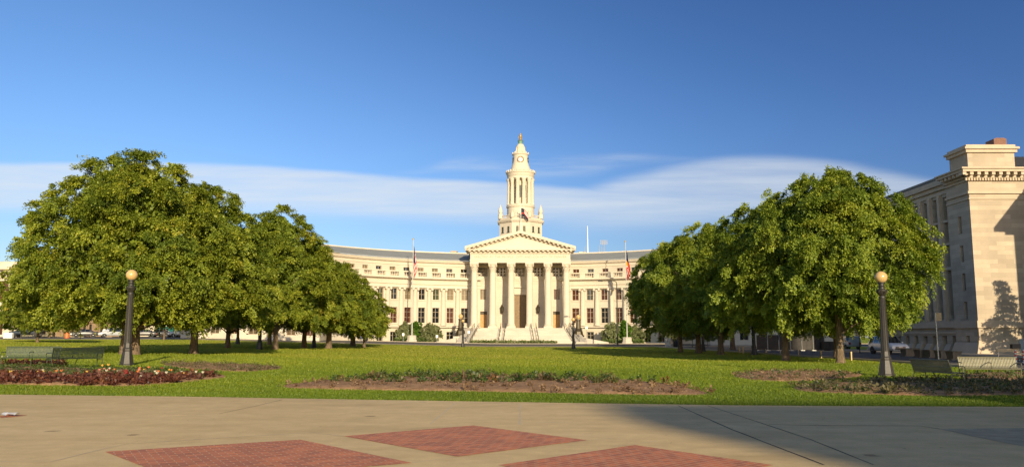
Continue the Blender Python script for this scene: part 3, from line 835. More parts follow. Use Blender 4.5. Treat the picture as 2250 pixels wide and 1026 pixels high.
# clock tower
YT = 173.0; zt = lambda py: zc(py, YT)
tx = xc(1143.8, 450, YT); k = YT/1797
def R(wpx): return wpx/2*k
b = MB(); ra = R(93)/math.cos(R_(22.5))
ps = [(ra, zt(545)), (ra, zt(494)), (ra+.25, zt(493)), (ra+.45, zt(489.5)), (ra+.45, zt(488)), (ra*.97, zt(487.8)), (ra*.97, zt(484))]
b.lathe((tx, YT, 0), ps, 8, smooth=False, a0=R_(22.5))
rr = ra*.95
tower = b.build('clock_tower', m_lime, hall)
nb8 = MB()
for i in range(8):
    a = R_(45*i+22.5); a2 = R_(45*i+67.5)
    A = Vector((tx+rr*math.cos(a), YT+rr*math.sin(a), 0)); B = Vector((tx+rr*math.cos(a2), YT+rr*math.sin(a2), 0))
    for j in range(9):
        q = A.lerp(B, (j+.5)/9); h = zt(479)-zt(484)
        nb8.lathe((q.x, q.y, zt(484)), [(.08,0),(.05,.1),(.1,.35*h),(.05,.8*h),(.09,h)], 6)
    nn = (B-A).normalized(); ang = math.atan2(nn.y, nn.x)
    Mr = Matrix.Translation((A.x, A.y, 0)) @ Matrix.Rotation(ang, 4, 'Z')
    nb8.box(0, (B-A).length, -.14, .14, zt(479.2), zt(477.6), M=Mr)
    nb8.lathe((A.x, A.y, zt(484)), [(.42,0),(.42,1.0),(.3,1.1),(.34,1.3)] if i not in (3,4,7,0) else [(.50,0),(.50,1.0),(.3,1.1),(.42,1.35),(.46,1.7),(.3,2.3),(.12,2.6),(.06,3.0)], 10)
nb8.build('balustrade', m_lime_plain, tower)
wv = MB()
for i in range(8):
    if i not in (4, 5, 6): continue
    a = R_(45*i+45); nx, ny = math.cos(a), math.sin(a); d = ra*math.cos(R_(22.5))
    Mr = Matrix.Translation((tx+nx*d, YT+ny*d, 0)) @ Matrix.Rotation(a+math.pi/2, 4, 'Z')
    for s in (-1, 1):
        x = s*.72 if i == 5 else s*.85
        f = MB(); f.box(x-.26, x+.26, -.05, .04, zt(515), zt(502.5), M=Mr); f.box(x-.38, x+.38, -.12, .03, zt(516), zt(515.2), M=Mr)
        f.build('window', m_glass_green, tower)
dr = MB()
prof = [(R(63), zt(485)), (R(61), zt(484)), (R(60), zt(470)), (R(59.5), zt(459)), (R(62), zt(458)), (R(63.5), zt(456.5)), (R(63.5), zt(454.5)), (R(61), zt(454)), (R(61), zt(452)),
        (R(38), zt(451.8)), (R(38), zt(396)), (R(59), zt(395.5)), (R(59), zt(391)), (R(60), zt(390.5)), (R(62), zt(384)), (R(65), zt(383)), (R(65), zt(380.5)), (R(58), zt(380)), (R(56), zt(379)),
        (R(50), zt(378.5)), (R(46), zt(375)), (R(41), zt(369)), (R(37), zt(363)), (R(34.5), zt(358)), (R(33), zt(352)), (R(33), zt(345)), (R(34), zt(342.5)), (R(37), zt(341.5)), (R(37), zt(339.5)), (R(31), zt(339)),
        (R(28), zt(338)), (R(22), zt(335)), (R(19.5), zt(330)), (R(18), zt(325)), (R(19), zt(323)), (R(15), zt(319)), (R(12), zt(317.5))]
dr.lathe((tx, YT, 0), prof, 48)
dr.build('drum', m_lime_plain, tower)
for i in range(12):
    a = R_(30*i + 15); r = R(52.5); c = MB(); z0, z1 = zt(452), zt(395.5); h = z1-z0
    x, y = tx+r*math.cos(a), YT+r*math.sin(a)
    c.lathe((x, y, z0), [(.52,0),(.52,.15),(.45,.25),(.43,.35),(.41,h*.4),(.36,h-.9),(.39,h-.85),(.38,h-.75),(.42,h-.4),(.56,h-.12),(.56,h)], 14)
    c.build('column', m_lime_plain, tower)
    if math.sin(a) < .2:
        am = R_(30*i); f = MB()
        Mr = Matrix.Translation((tx+R(38)*math.cos(am), YT+R(38)*math.sin(am), 0)) @ Matrix.Rotation(am+math.pi/2, 4, 'Z')
        f.box(-.24, .24, -.04, .1, zt(437), zt(410), M=Mr); f.build('window', m_glass_green, tower)
for i in range(24):
    pass
ant = MB()
for i in range(24):
    a = R_(15*i); ant.lathe((tx+R(63)*math.cos(a), YT+R(63)*math.sin(a), zt(380.5)), [(.2,0),(.18,.25),(.05,.4)], 6)
    if i % 2: ant.lathe((tx+R(35.5)*math.cos(a), YT+R(35.5)*math.sin(a), zt(339.5)), [(.16,0),(.15,.2),(.04,.36)], 6)
for i in range(8):
    a = R_(45*i+22.5)
    Mr = Matrix.Translation((tx, YT, 0)) @ Matrix.Rotation(a, 4, 'Z')
    ant.ext([(R(19), zt(336)), (R(29), zt(338.5)), (R(26), zt(335)), (R(22.5), zt(331)), (R(20.5), zt(324)), (R(18), zt(324))], -.16, .16, M=Mr)
ant.build('ornament', m_lime_plain, tower)
for q in range(4):
    a = R_(-90 + 90*q); zc_ = zt(354)
    Mr = Matrix.Translation((tx+R(33.4)*math.cos(a), YT+R(33.4)*math.sin(a), zc_)) @ Matrix.Rotation(a, 4, 'Z') @ Matrix.Rotation(R_(90), 4, 'Y')
    f = MB()
    f.lathe((0,0,-.25), [(.74,0),(.74,.3),(.71,.36),(.43,.36),(.41,.31),(.41,0)], 32, 0, M=Mr)
    f.lathe((0,0,-.2), [(.415,0),(.415,.27)], 32, 1, smooth=False, M=Mr)
    for h in range(12):
        Mh = Mr @ Matrix.Rotation(R_(30*h), 4, 'Z'); f.box(.46,.66,-.025,.025,.09,.115,3,M=Mh)
    f.box(-.02,.36,-.025,.025,.08,.10,2, M=Mr @ Matrix.Rotation(R_(150),4,'Z')); f.box(-.02,.25,-.035,.035,.10,.115,2, M=Mr @ Matrix.Rotation(R_(-15),4,'Z'))
    cl = f.build('clock', [m_black, m_white, m_black, m_gold], tower)
fn = MB()
fn.lathe((tx, YT, 0), [(.62, zt(318)), (.56, zt(316.5)), (.5, zt(316)), (.5, zt(311.5)), (.62, zt(311)), (.6, zt(310)), (.35, zt(309))], 16, 0)
fn.lathe((tx, YT, 0), [(.36, zt(309)), (.42, zt(308)), (.28, zt(306.5)), (.30, zt(304))], 12, 1)
m_finial = mat('dull_gilding', (.30, .21, .09), .5, .2, 5, metal=.3)
# eagle
fn.lathe((tx, YT, zt(304)), [(.16,0),(.30,.22),(.33,.5),(.24,.78),(.15,.9),(.17,1.02),(.05,1.15)], 12, 1, sy=.8)
for s in (-1, 1):
    fn.add([(tx+s*.22, YT, zt(304)+.55), (tx+s*.42, YT-.05, zt(304)+.35), (tx+s*.34, YT+.1, zt(304)-.15), (tx+s*.12, YT+.1, zt(304)+.0), (tx+s*.25, YT+.14, zt(304)+.5)], [(0,1,2,3),(4,3,2,1),(0,4,1),(0,3,4)], 1)
fn.build('finial', [m_verdigris, m_finial], tower)
fg = MB(); fx = xc(1144.5, 480, 167.6)
zb_ = zc(505, 167.6); ft = zc(455, 167.6)
fp = MB(); fp.tube([(fx, 167.6, zb_), (fx, 167.6, ft)], .05, 6); fp.lathe((fx, 167.6, ft), [(.05,0),(.1,.06),(.03,.16)], 8)
fpo = fp.build('flagpole', m_white, None, 'thin white flagpole rising from portico roof before clock tower', 'flagpole', base=(fx, 167.6, zb_))
# ------------------------------------------------------------- museum on the right
MX, MY = 43.0, 76.0
mus = empty('museum_building', (MX, MY, 0), 'sandstone museum with lit corner pavilion and shaded window wall along the street', 'building')
zm = lambda py: zc(py, MY)
zt0, zt1 = zm(398), zm(372)
def sidemap(X): return lambda u, v, d: (X + d, u, v)   # u runs along -Y so that faces look towards -X
sm_ = lambda X: (lambda u, v, d: (X + d, -u, v))
YE = 101.0
m_glass_dim = mat('dim_brown_window', (.04, .03, .022), .3, .3, 1, spec=.4)
w = MB()
w.wall(flat(MY), (MX, 51.2), (-.5, zt0+.3), [], .3)
yp = 80.0
ph = [(-77.9-.28, -77.9+.28, zm(a), zm(b)) for a, b in ((508,470),(572,535),(636,597),(700,661))] + [(-77.9-.3, -77.9+.3, zm(768), zm(737))]
w.wall(sm_(MX), (-yp, -MY), (-.5, zt0+.3), ph, .4)
w.add([(MX, yp, -.5), (MX+.7, yp, -.5), (MX+.7, yp, zt0+.3), (MX, yp, zt0+.3)], [(0, 3, 2, 1)])
rowz = [(13.25, 15.6), (10.95, 13.0), (8.55, 10.7), (3.4, 8.2)]
bays = [81.3 + 1.95*i for i in range(10)]
hl = []
for y in bays:
    hl += [(-y-.55, -y+.55, a, b) for a, b in rowz] + [(-y-.45, -y+.45, .35, 1.75)]
w.wall(sm_(MX+.6), (-YE, -yp), (-.5, zt0+.3), hl, .55)
w.build('wall', m_mus, mus)
for nm, mpx, hs in (('a', sm_(MX), ph), ('b', sm_(MX+.6), hl)):
    for a, b, c, d in hs:
        window(mus, mpx, a, b, c, d, .38 if nm == 'a' else .5, 1, 2 if d-c > 1.5 else 1, m_glass_dim, frame=m_bronze_dark, fw=.06)
t = MB()
X0 = MX
def lband(z0, z1, p, y1=yp, x1=51.2):
    t.box(X0-p, x1, MY-p, MY+.02, z0, z1); t.box(X0-p, X0+.02, MY+.021, y1, z0, z1)
lband(zm(438), zm(435), .10); lband(zm(426), zm(420.5), .18); lband(zm(720), zm(704), .16); 
lband(zt0, zt0+.25, .12); lband(zt0+.26, zt0+.45, .3)
lband(zt0+.75, zt0+1.0, .95); lband(zt0+1.0, zt1, 1.1)
nd = 34
for i in range(nd):
    x = X0-.3+ .26*i; t.box(x-.08, x+.08, MY-.28, MY-.1, zt0+.02, zt0+.25)
for i in range(14):
    x = X0-.75 + .68*i; t.box(x-.16, x+.16, MY-.85, MY-.1, zt0+.46, zt0+.74)
t.box(X0-.3, 51.2, MY-.29, MY, zt0+.45, zt0+.76); t.box(X0-.29, X0, MY, yp+.3, zt0+.45, zt0+.76)
for i in range(6):
    y = MY-.4+.72*i; t.box(X0-.85, X0-.1, y-.16, y+.16, zt0+.46, zt0+.74)
# battered plinth
def plinth(x0, x1, y0, y1):
    t.add([(x0-.75, y0-.75, -.3), (x1, y0-.75, -.3), (x1, y0-.12, zm(752)), (x0-.12, y0-.12, zm(752)), (x0-.75, y1, -.3), (x0-.12, y1, zm(752))], [(0,1,2,3), (0,3,5,4)])
plinth(X0, 51.2, MY, yp)
t.box(X0-.12, 51.2, MY-.12, MY+.01, zm(752), zm(747)); 
# ledges of the long side
for z0, z1, p in ((13.02, 13.22, .12), (10.72, 10.92, .12), (8.26, 8.5, .15), (2.55, 3.2, .3), (1.95, 2.2, .12), (15.9, 16.2, .12), (zt0+.2, zt0+.6, .25), (zt0+.62, zt0+1.15, .5)):
    t.box(X0+.6-p, X0+.62, yp, YE, z0, z1)
for y in bays + [bays[-1]+1.95]:
    yy = y - .975; t.box(X0+.28, X0+.62, yy-.22, yy+.22, 3.21, 15.88)
    t.add([(X0-.25, yy-.52, -.3), (X0-.25, yy+.52, -.3), (X0+.5, yy+.52, .95), (X0+.5, yy-.52, .95), (X0+.62, yy-.52, .95), (X0+.62, yy+.52, .95), (X0+.62, yy-.52, -.3), (X0+.62, yy+.52, -.3)],
          [(0,3,2,1), (0,6,4,3), (1,2,5,7), (2,3,4,5)])
t.build('cornice', m_mus_plain, mus)
a = MB()
za0, za1 = zt1, zm(318)
a.box(X0+.15, 47.6, MY+.1, MY+3.3, za0-.1, za1-.55); a.build('attic_block', m_mus, mus)
a = MB()
a.box(X0-.05, 47.8, MY-.1, MY+3.5, za1-.75, za1-.45); a.box(X0-.22, 47.95, MY-.28, MY+3.65, za1-.452, za1-.25); a.box(X0+.02, 47.7, MY-.02, MY+3.4, za1-.251, za1+.0)
a.build('attic_cornice', m_mus_plain, mus)
a = MB(); a.box(X0+.65, 75, MY+3.4, YE-.1, zt0+.2, zt1+.35); a.box(X0+.6, 75.2, MY+2.6, YE, zt1+.35, zt1+.55)
a.add([(47.7, MY+.6, zt1+.05), (75, MY+.6, zt1+.05), (75, MY+9, zt1+3.2), (47.7, MY+9, zt1+3.2)], [(0,1,2,3)])
for i in range(30):
    x = 47.8+.5*i; a.add([(x, MY+.6, zt1+.12), (x+.06, MY+.6, zt1+.12), (x+.06, MY+9, zt1+3.27), (x, MY+9, zt1+3.27)], [(0,1,2,3)])
a.build('roof', mat('dark_roof_metal', (.06,.055,.04), .5, .2, 1), mus)
a = MB(); cx0, cx1 = xc(2181, 310, MY+1.4), xc(2209, 310, MY+1.4)
a.box(cx0, cx1, MY+1.2, MY+2.6, za1-.1, za1+.85); a.ext([(cx0, za1+.85), (cx1, za1+.85), (cx1-.25, za1+.95), (cx0+.25, za1+.95)], MY+1.2, MY+2.6)
a.build('chimney', mat('rusty_metal_flue', (.16, .07, .04), .7, .25, 4), mus)
# the museum's entrance wing, projecting towards the park (outside the frame, its shadow falls on the pavilion)
a = MB(); a.box(51.3, 78, 59.6, MY+.5, -.3, zt0+.2); a.build('entrance_wing', m_mus, mus)
a = MB(); a.box(50.6, 78.5, 59.2, MY-.2, zt0+.2, zt0+.6); a.box(49.8, 79.2, 58.4, MY-1.2, zt0+.75, zt1); a.box(50.2, 79, 58.8, MY-1.0, zt0+.6, zt0+.76); a.build('entrance_cornice', m_mus_plain, mus)
a = MB(); a.box(MX+1.4, 75, MY+.5, YE-.3, -.3, zt0); a.build('rear_block', m_mus, mus)

# unseen buildings put behind the photographer to shade the right of the park
ob = empty('office_building', (70, -72, 0), 'unseen tall stone office block behind the park plaza, shading the right trees', 'building')
a = MB(); hs = []
a.box(63.9, 78.6, -80, -65, 0, 57.0); a.build('tower_block', m_mus, ob)
a = MB(); a.box(63.3, 79.2, -80.6, -64.4, 57.0, 58); a.build('cornice', m_mus_plain, ob)
ob2 = empty('shade_block', (46, -101, 0), 'unseen stone block added behind the plaza to shade it, lower than the tall office block', 'building')  # thin slab added and shaped for its soft shadow on the plaza
a = MB(); a.box(34.4, 60, -103, -100, 0, 36.8); a.build('wall', m_mus, ob2)
a = MB(); a.box(34.2, 60.4, -103.4, -99.6, 36.8, 38); a.build('cornice', m_mus_plain, ob2)
# ------------------------------------------------------------- left side buildings
pb = empty('corner_building', (-104, 158, g(-104, 158)), 'pale stone corner building with tall brown openings at the far left edge', 'building')
Yb = 158; zl = lambda py: zc(py, Yb)
xl = lambda px: xc(px, 690, Yb)
w = MB(); hs = []
for i in range(6):
    x0 = xl(-11 - 44*i); hs += [(x0, xl(14-44*i), zl(664), zl(617)), (xl(-12-44*i), xl(8-44*i), zl(735), zl(710))]
hs += [(xl(26), xl(31), zl(660), zl(622))]
w.wall(flat(Yb), (xl(-300), xl(46)), (zl(746), zl(586)), hs, .5)
w.add([(xl(46), Yb, zl(746)), (xl(46), Yb+25, zl(746)), (xl(46), Yb+25, zl(586)), (xl(46), Yb, zl(586))], [(0,1,2,3)])
w.add([(xl(-300), Yb, zl(586)), (xl(46), Yb, zl(586)), (xl(46), Yb+25, zl(586)), (xl(-300), Yb+25, zl(586))], [(0,1,2,3)])
w.build('wall', m_lime, pb)
for h in hs: window(pb, flat(Yb), h[0], h[1], h[2], h[3], .45, 2, 3, m_glass_red, frame=m_bronze_dark, fw=.12)
t = MB()
t.box(xl(-300), xl(47), Yb-.5, Yb+.02, zl(708), zl(703)); t.box(xl(-300), xl(47.5), Yb-.6, Yb+.02, zl(592), zl(586)); t.box(xl(-300), xl(46.5), Yb-.2, Yb+.02, zl(612), zl(609))
t.lathe((xl(2), Yb+4, zl(586)), [(3.6,0),(3.6,1.0),(3.4,1.1)], 24)
t.build('cornice', m_lime_plain, pb)
m_brown = stone('brown_brick', (.24, .165, .105), .6, .2, .12, .85)
br = empty('brown_building', (-85, 168, g(-85, 160)), 'low brown building with narrow dark windows behind the parked cars', 'building')
Yb2 = 168; xl2 = lambda px: xc(px, 720, Yb2); zl2 = lambda py: zc(py, Yb2)
w = MB(); hs = []
for px in (48, 63, 82, 107, 119, 147, 160, 172, 186, 199, 223, 234, 251, 268, 284):
    hs.append((xl2(px-3), xl2(px+3), zl2(735 if px > 120 else 741), zl2(712)))
w.wall(flat(Yb2), (xl2(20), xl2(298)), (zl2(748), zl2(690)), hs, .5)
w.add([(xl2(298), Yb2, zl2(748)), (xl2(298), Yb2+20, zl2(748)), (xl2(298), Yb2+20, zl2(690)), (xl2(298), Yb2, zl2(690))], [(0,1,2,3)])
w.add([(xl2(20), Yb2, zl2(690)), (xl2(298), Yb2, zl2(690)), (xl2(298), Yb2+20, zl2(690)), (xl2(20), Yb2+20, zl2(690))], [(0,1,2,3)])
w.build('wall', m_brown, br)
for h in hs: window(br, flat(Yb2), h[0], h[1], h[2], h[3], .4, 1, 2, m_glass_dark, frame=m_black, fw=.06)
t = MB(); t.box(xl2(20), xl2(298.5), Yb2-.3, Yb2+.02, zl2(709), zl2(706)); t.box(xl2(20), xl2(299), Yb2-.4, Yb2+.02, zl2(692), zl2(688)); t.build('cornice', m_brown, br)
sb = empty('shop_building', (-65, 170, g(-65, 160)), 'low pale building with teal awnings glimpsed between tree trunks', 'building')
xl3 = lambda px: xc(px, 720, 170); zl3 = lambda py: zc(py, 170)
w = MB(); hs = [(xl3(a), xl3(b), zl3(747), zl3(728)) for a, b in ((327,333),(350,368),(373,389),(393,409),(414,425))]
w.wall(flat(170), (xl3(300), xl3(446)), (zl3(750), zl3(680)), hs, .4)
w.add([(xl3(300), 170, zl3(680)), (xl3(446), 170, zl3(680)), (xl3(446), 190, zl3(680)), (xl3(300), 190, zl3(680))], [(0,1,2,3)])
w.build('wall', m_lime, sb)
for h in hs: window(sb, flat(170), h[0], h[1], h[2], h[3], .35, 2, 1, m_glass_dark, frame=m_bronze_dark)
m_teal = mat('teal_canvas', (.02, .20, .16), .8, .15, 2)
for a, b in ((347,370),(372,390),(392,411)):
    t = MB(); t.add([(xl3(a), 170, zl3(717)), (xl3(b), 170, zl3(717)), (xl3(b), 168.4, zl3(729)), (xl3(a), 168.4, zl3(729)), (xl3(b), 168.4, zl3(733)), (xl3(a), 168.4, zl3(733))], [(0,3,2,1), (3,5,4,2), (0,1,2,3), (3,2,4,5)])
    t.build('awning', m_teal, sb)

# ------------------------------------------------------------- trees
def mesh_from_np(name, V, Fc, mats, tint=None, smooth=False):
    me = bpy.data.meshes.new(name)
    n, k = Fc.shape
    me.vertices.add(len(V)); me.vertices.foreach_set('co', V.astype(np.float32).ravel())
    me.loops.add(n*k); me.loops.foreach_set('vertex_index', Fc.astype(np.int32).ravel())
    me.polygons.add(n); me.polygons.foreach_set('loop_start', np.arange(0, n*k, k, dtype=np.int32))
    me.update(calc_edges=True)
    for m in (mats if isinstance(mats, (list, tuple)) else [mats]): me.materials.append(m)
    if tint is not None:
        a = me.attributes.new('tint', 'FLOAT', 'FACE'); a.data.foreach_set('value', tint.astype(np.float32))
    return me
def norm(v): return v / np.maximum(np.linalg.norm(v, axis=-1, keepdims=True), 1e-9)
def leaves(rng, P, Nn, D, ln, wd, tint):
    """folded diamond leaf per point: two triangles-worth quad"""
    B = norm(np.cross(Nn, D)); n = len(P)
    ln = ln[:, None]; w = wd[:, None]
    fold = Nn * (w * .35)
    V = np.stack([P, P + D*ln*.45 + B*w + fold, P + D*ln, P + D*ln*.45 - B*w + fold], 1).reshape(-1, 3)
    i = np.arange(n)[:, None]*4
    return V, np.concatenate([i, i+1, i+2, i+3], 1)
def crown(name, seed, H, Rr, zb, prof, nb, nsp, mats, ls=.135, csize=1.0, lob=.10, droop=.5, tint_c=.5, nfing=8, nleaf=22):
    """boughs on the crown's envelope, sprays on each bough, leafy twigs fanning out of each spray"""
    rng = np.random.default_rng(seed)
    pt, pr = np.array(prof).T
    tt = np.linspace(0, 1, 200); dens = np.interp(tt, pt, pr)**1.15 + .05; cdf = np.cumsum(dens); cdf /= cdf[-1]
    t = np.interp((np.arange(nb) + rng.random(nb))/nb, cdf, tt)
    th = (np.arange(nb)*2.399963 + rng.normal(0, .22, nb)) % (2*np.pi)
    ph = rng.random(6)*6.28
    lobes = 1 + lob*(np.sin(3*th+ph[0]+4*t) + .7*np.sin(5*th+ph[1]-7*t) + .6*np.sin(2*th+ph[2]+9*t))
    f = rng.uniform(.74, .93, nb)
    inner = rng.random(nb) < .16; f[inner] *= .55
    rad = np.interp(t, pt, pr)*Rr*lobes*f
    C = np.stack([rad*np.cos(th), rad*np.sin(th), zb + .05*(H-zb) + t*.93*(H-zb)], 1)
    rb = csize*rng.uniform(1.0, 1.8, nb)*(1-.35*np.clip((t-.7)/.3, 0, 1))
    up = np.clip((t-.45)*1.5, -.15, 1.1)
    O = norm(np.stack([np.cos(th), np.sin(th), up], 1))
    btint = rng.normal(0, .10, nb)
    # sprays
    ns = nb*nsp; bi = np.repeat(np.arange(nb), nsp)
    d = norm(rng.normal(0, 1, (ns, 3)) + O[bi]*.95 + np.array([0, 0, .25]))
    SP = C[bi] + d*(rb[bi]*rng.uniform(.55, 1.0, ns))[:, None]*np.array([1, 1, .62])
    so = norm(d*np.array([1, 1, .15]) + O[bi]*np.array([.8, .8, .4]) + np.array([0, 0, -.30]) + rng.normal(0, .28, (ns, 3)))   # spray heading
    L_ = csize*rng.uniform(.45, .95, ns)
    sn = norm(np.array([0, 0, .42]) + O[bi]*.85 + d*.45 + rng.normal(0, .25, (ns, 3))); sn = norm(sn - so*np.sum(sn*so, 1)[:, None])
    sb = np.cross(sn, so)
    stint = btint[bi] + rng.normal(0, .09, ns)
    # leaves on twigs
    n = ns*nfing*nleaf; si = np.repeat(np.arange(ns), nfing*nleaf)
    fa = np.repeat(rng.normal(0, .75, (ns, nfing)).ravel(), nleaf); fl_ = np.repeat(rng.uniform(.55, 1.1, (ns, nfing)).ravel(), nleaf)
    q = rng.random(n)**.75
    r = q*fl_*L_[si]
    hd = so[si]*np.cos(fa)[:, None] + sb[si]*np.sin(fa)[:, None]
    P = SP[si] + hd*r[:, None] - np.array([0, 0, 1.0])*(droop*.55*(q**2)*L_[si])[:, None] + sn[si]*np.repeat(rng.normal(0, .10, (ns, nfing)).ravel(), nleaf)[:, None]*L_[si][:, None]
    P += rng.normal(0, .055*csize, (n, 3))
    D = norm(hd + rng.normal(0, .55, (n, 3)) + np.array([0, 0, -.45*droop]))
    Nn = norm(sn[si] + rng.normal(0, .30, (n, 3))); Nn = norm(Nn - D*np.sum(Nn*D, 1)[:, None])
    ln = ls*rng.uniform(.6, 1.35, n); wd = ln*rng.uniform(.28, .44, n)
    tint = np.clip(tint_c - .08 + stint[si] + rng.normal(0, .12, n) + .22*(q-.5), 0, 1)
    keep = P[:, 2] > zb*.55
    P, D, Nn, ln, wd, tint = P[keep], D[keep], Nn[keep], ln[keep], wd[keep], tint[keep]
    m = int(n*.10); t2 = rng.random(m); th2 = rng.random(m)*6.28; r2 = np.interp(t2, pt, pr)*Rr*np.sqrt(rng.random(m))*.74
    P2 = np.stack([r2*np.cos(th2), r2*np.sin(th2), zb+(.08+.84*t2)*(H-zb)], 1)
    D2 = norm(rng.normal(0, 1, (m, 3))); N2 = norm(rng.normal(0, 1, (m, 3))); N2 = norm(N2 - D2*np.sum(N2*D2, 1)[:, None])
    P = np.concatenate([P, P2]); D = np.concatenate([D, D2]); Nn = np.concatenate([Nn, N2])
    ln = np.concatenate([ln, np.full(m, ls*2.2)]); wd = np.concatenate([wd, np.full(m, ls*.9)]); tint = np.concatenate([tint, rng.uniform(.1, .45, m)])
    V, Fc = leaves(rng, P, Nn, D, ln, wd, tint)
    return mesh_from_np(name, V, Fc, mats, tint), C
def trunk(name, seed, C, H, zb, r0, nl=26, fork=0, parent=None):
    rng = random.Random(seed); mb = MB()
    z1 = zb + (H-zb)*.62
    pts = []; rad = []
    for i in range(9):
        f = i/8; pts.append((rng.uniform(-.08, .08)*f*2, rng.uniform(-.08, .08)*f*2, -.1 + z1*f)); rad.append(r0*(1.0-.72*f))
    rad[0] = r0*1.45; pts.insert(1, (0, 0, .22)); rad.insert(1, r0*1.12)
    mb.tube(pts, rad, 12)
    order = list(range(len(C))); rng.shuffle(order)
    for k in order[:nl]:
        c = Vector(C[k]); zs = max(zb*.75, min(z1*.95, c.z - .5*math.hypot(c.x, c.y) - .3)); st = Vector((0, 0, zs))
        fr = min(1, zs/z1); rs = r0*(1-.72*fr)*.36
        mid = st.lerp(c, .5) + Vector((rng.uniform(-.3, .3), rng.uniform(-.3, .3), .15))
        mb.tube([st, st.lerp(mid, .5) + Vector((0,0,.08)), mid, c], [rs, rs*.75, rs*.5, .02], 6)
    return mb
def tree(name, label, seed, H, Rr, zb, prof, ncl, per, r0, leafm, group, cat='tree', nl=26, **kw):
    root = empty(name, (0, 0, 0), label, cat, group)
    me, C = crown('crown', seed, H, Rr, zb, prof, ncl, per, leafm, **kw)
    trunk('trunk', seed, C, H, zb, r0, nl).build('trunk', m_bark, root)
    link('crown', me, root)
    return root
PA = [(0,.78),(.08,.95),(.22,1),(.46,.93),(.66,.76),(.82,.55),(.93,.36),(1,.10)]
PR = [(0,.62),(.1,.86),(.25,1),(.5,.99),(.7,.86),(.86,.62),(.95,.40),(1,.18)]
PC = [(0,.75),(.1,.96),(.22,1),(.45,.88),(.65,.68),(.82,.46),(.93,.27),(1,.07)]
def at(o, px, py, rz=0, sc=1):
    p = gnd(px, py); o.location = p; o.rotation_euler.z = rz
    o.scale = sc if hasattr(sc, '__len__') else (sc,)*3
    return o
GL, GR = 'lawn trees on the left', 'lawn trees on the right'
tA = tree('linden_tree', 'biggest broad domed tree behind the left globe lamp, trunk base lit', 11, 13.3, 7.0, 2.2, PA, 150, 11, .29, m_leaf, GL, lob=.07, csize=1.05)
at(tA, 272, 779, 0, (.885, .885, .985))
tB = tree('linden_tree', 'broad tree with dark flared trunk just right of the left globe lamp', 12, 12.3, 5.7, 2.2, PC, 108, 11, .30, m_leaf, GL, lob=.09, nl=30)
at(tB, 297, 779, 0, (.9, .9, .9))
tC = tree('linden_tree', 'conical tree with sunlit pale trunk, second crown from the left', 13, 13.7, 5.2, 2.2, PC, 108, 11, .26, m_leaf, GL, lob=.08)
at(tC, 605, 767.5)
tR = tree('maple_tree', 'biggest round tree behind the right globe lamp, trunk base lit', 14, 12.3, 5.9, 2.4, PR, 118, 11, .30, m_leaf_r, GR, lob=.08, csize=1.1, ls=.15, droop=.7)
at(tR, 1847, 798, 2.4, (.82, .82, .97))
def cp(src, label, px, py, rz, sc, group, name=None):
    o = copy_tree(src); o['label'] = label; o['group'] = group
    return at(o, px, py, rz, sc)
cp(tB, 'tree with dark slender trunk left of the centre gap under the big left crown', 425, 777.5, 1.9, (.90, .90, 1.0), GL)
cp(tC, 'tree with thick black trunk standing behind the pale trunked conical tree', 592, 757, 2.2, (1.0, 1.0, .92), GL)
cp(tB, 'tree with dark trunk between the pale trunk and the forked one', 668, 764.5, 4.0, (.92, .92, .96), GL)
cp(tA, 'dark shaded tree at far left edge, lower than the big domed tree beside it', 82, 752, 2.5, (.5, .5, .5), GL)
cp(tC, 'tree filling the crown gap behind the second left trunk', 500, 764, 3.3, (.95, .95, .80), GL)
tD = tree('linden_tree', 'low spreading tree with forked trunk at the right end of the left row', 15, 9.8, 4.1, 2.1, [(0,.8),(.12,.98),(.3,1),(.55,.82),(.75,.6),(.9,.36),(1,.1)], 78, 11, .34, m_leaf, GL, lob=.08, nl=22)
at(tD, 722, 765.5)
cp(tD, 'small tree rounding off the left row nearest the left flagpole', 775, 760, 2.1, (1.06, 1.06, .86), GL)
cp(tD, 'low tree at the lower right edge of the left row', 800, 763, 4.4, (.55, .55, .62), GL)
cp(tR, 'shaded maple with dark trunk left of the biggest right tree', 1727, 792.5, 2.1, (.86, .86, .90), GR)
cp(tR, 'maple with half lit trunk under the shaded crowns of the right row', 1584, 779, 4.1, (.96, .96, .98), GR)
tE = tree('maple_tree', 'dark shaded maple at the left end of the right row', 16, 12.0, 5.1, 2.2, PR, 95, 11, .30, m_leaf_r, GR, lob=.09, csize=1.1, ls=.15)
at(tE, 1495, 773.5, 0, (.88, .88, .97))
cp(tE, 'maple with straight dark trunk, second in the right row from the flagpole', 1535, 776, 2.4, (1.0, 1.0, .96), GR)
cp(tE, 'bright topped tree rising behind the right row', 1610, 768, 1.2, (1.1, 1.1, 1.08), GR)
cp(tR, 'tree with thin trunk close behind the biggest right maple', 1839, 788, 5.0, (.7, .7, .8), GR)
def off(src, p, y, rz, sc, label):
    o = copy_tree(src); o['label'] = label; o['group'] = 'trees behind the photographer'
    o.location = ((p - math.sin(SUN_AZ)*y)/math.cos(SUN_AZ), y, 0); o.rotation_euler.z = rz; o.scale = sc
off(tR, 22.5, -7, 3.6, (1, 1, 1), 'maple behind the photographer, second from the plaza edge')
off(tE, 34.5, -6, 1.6, (1.1, 1.1, 1), 'dark maple behind the photographer, third from the plaza edge')
off(tE, 47, -4, 2.6, (1.1, 1.1, 1), 'dark maple behind the photographer, farthest from the plaza')
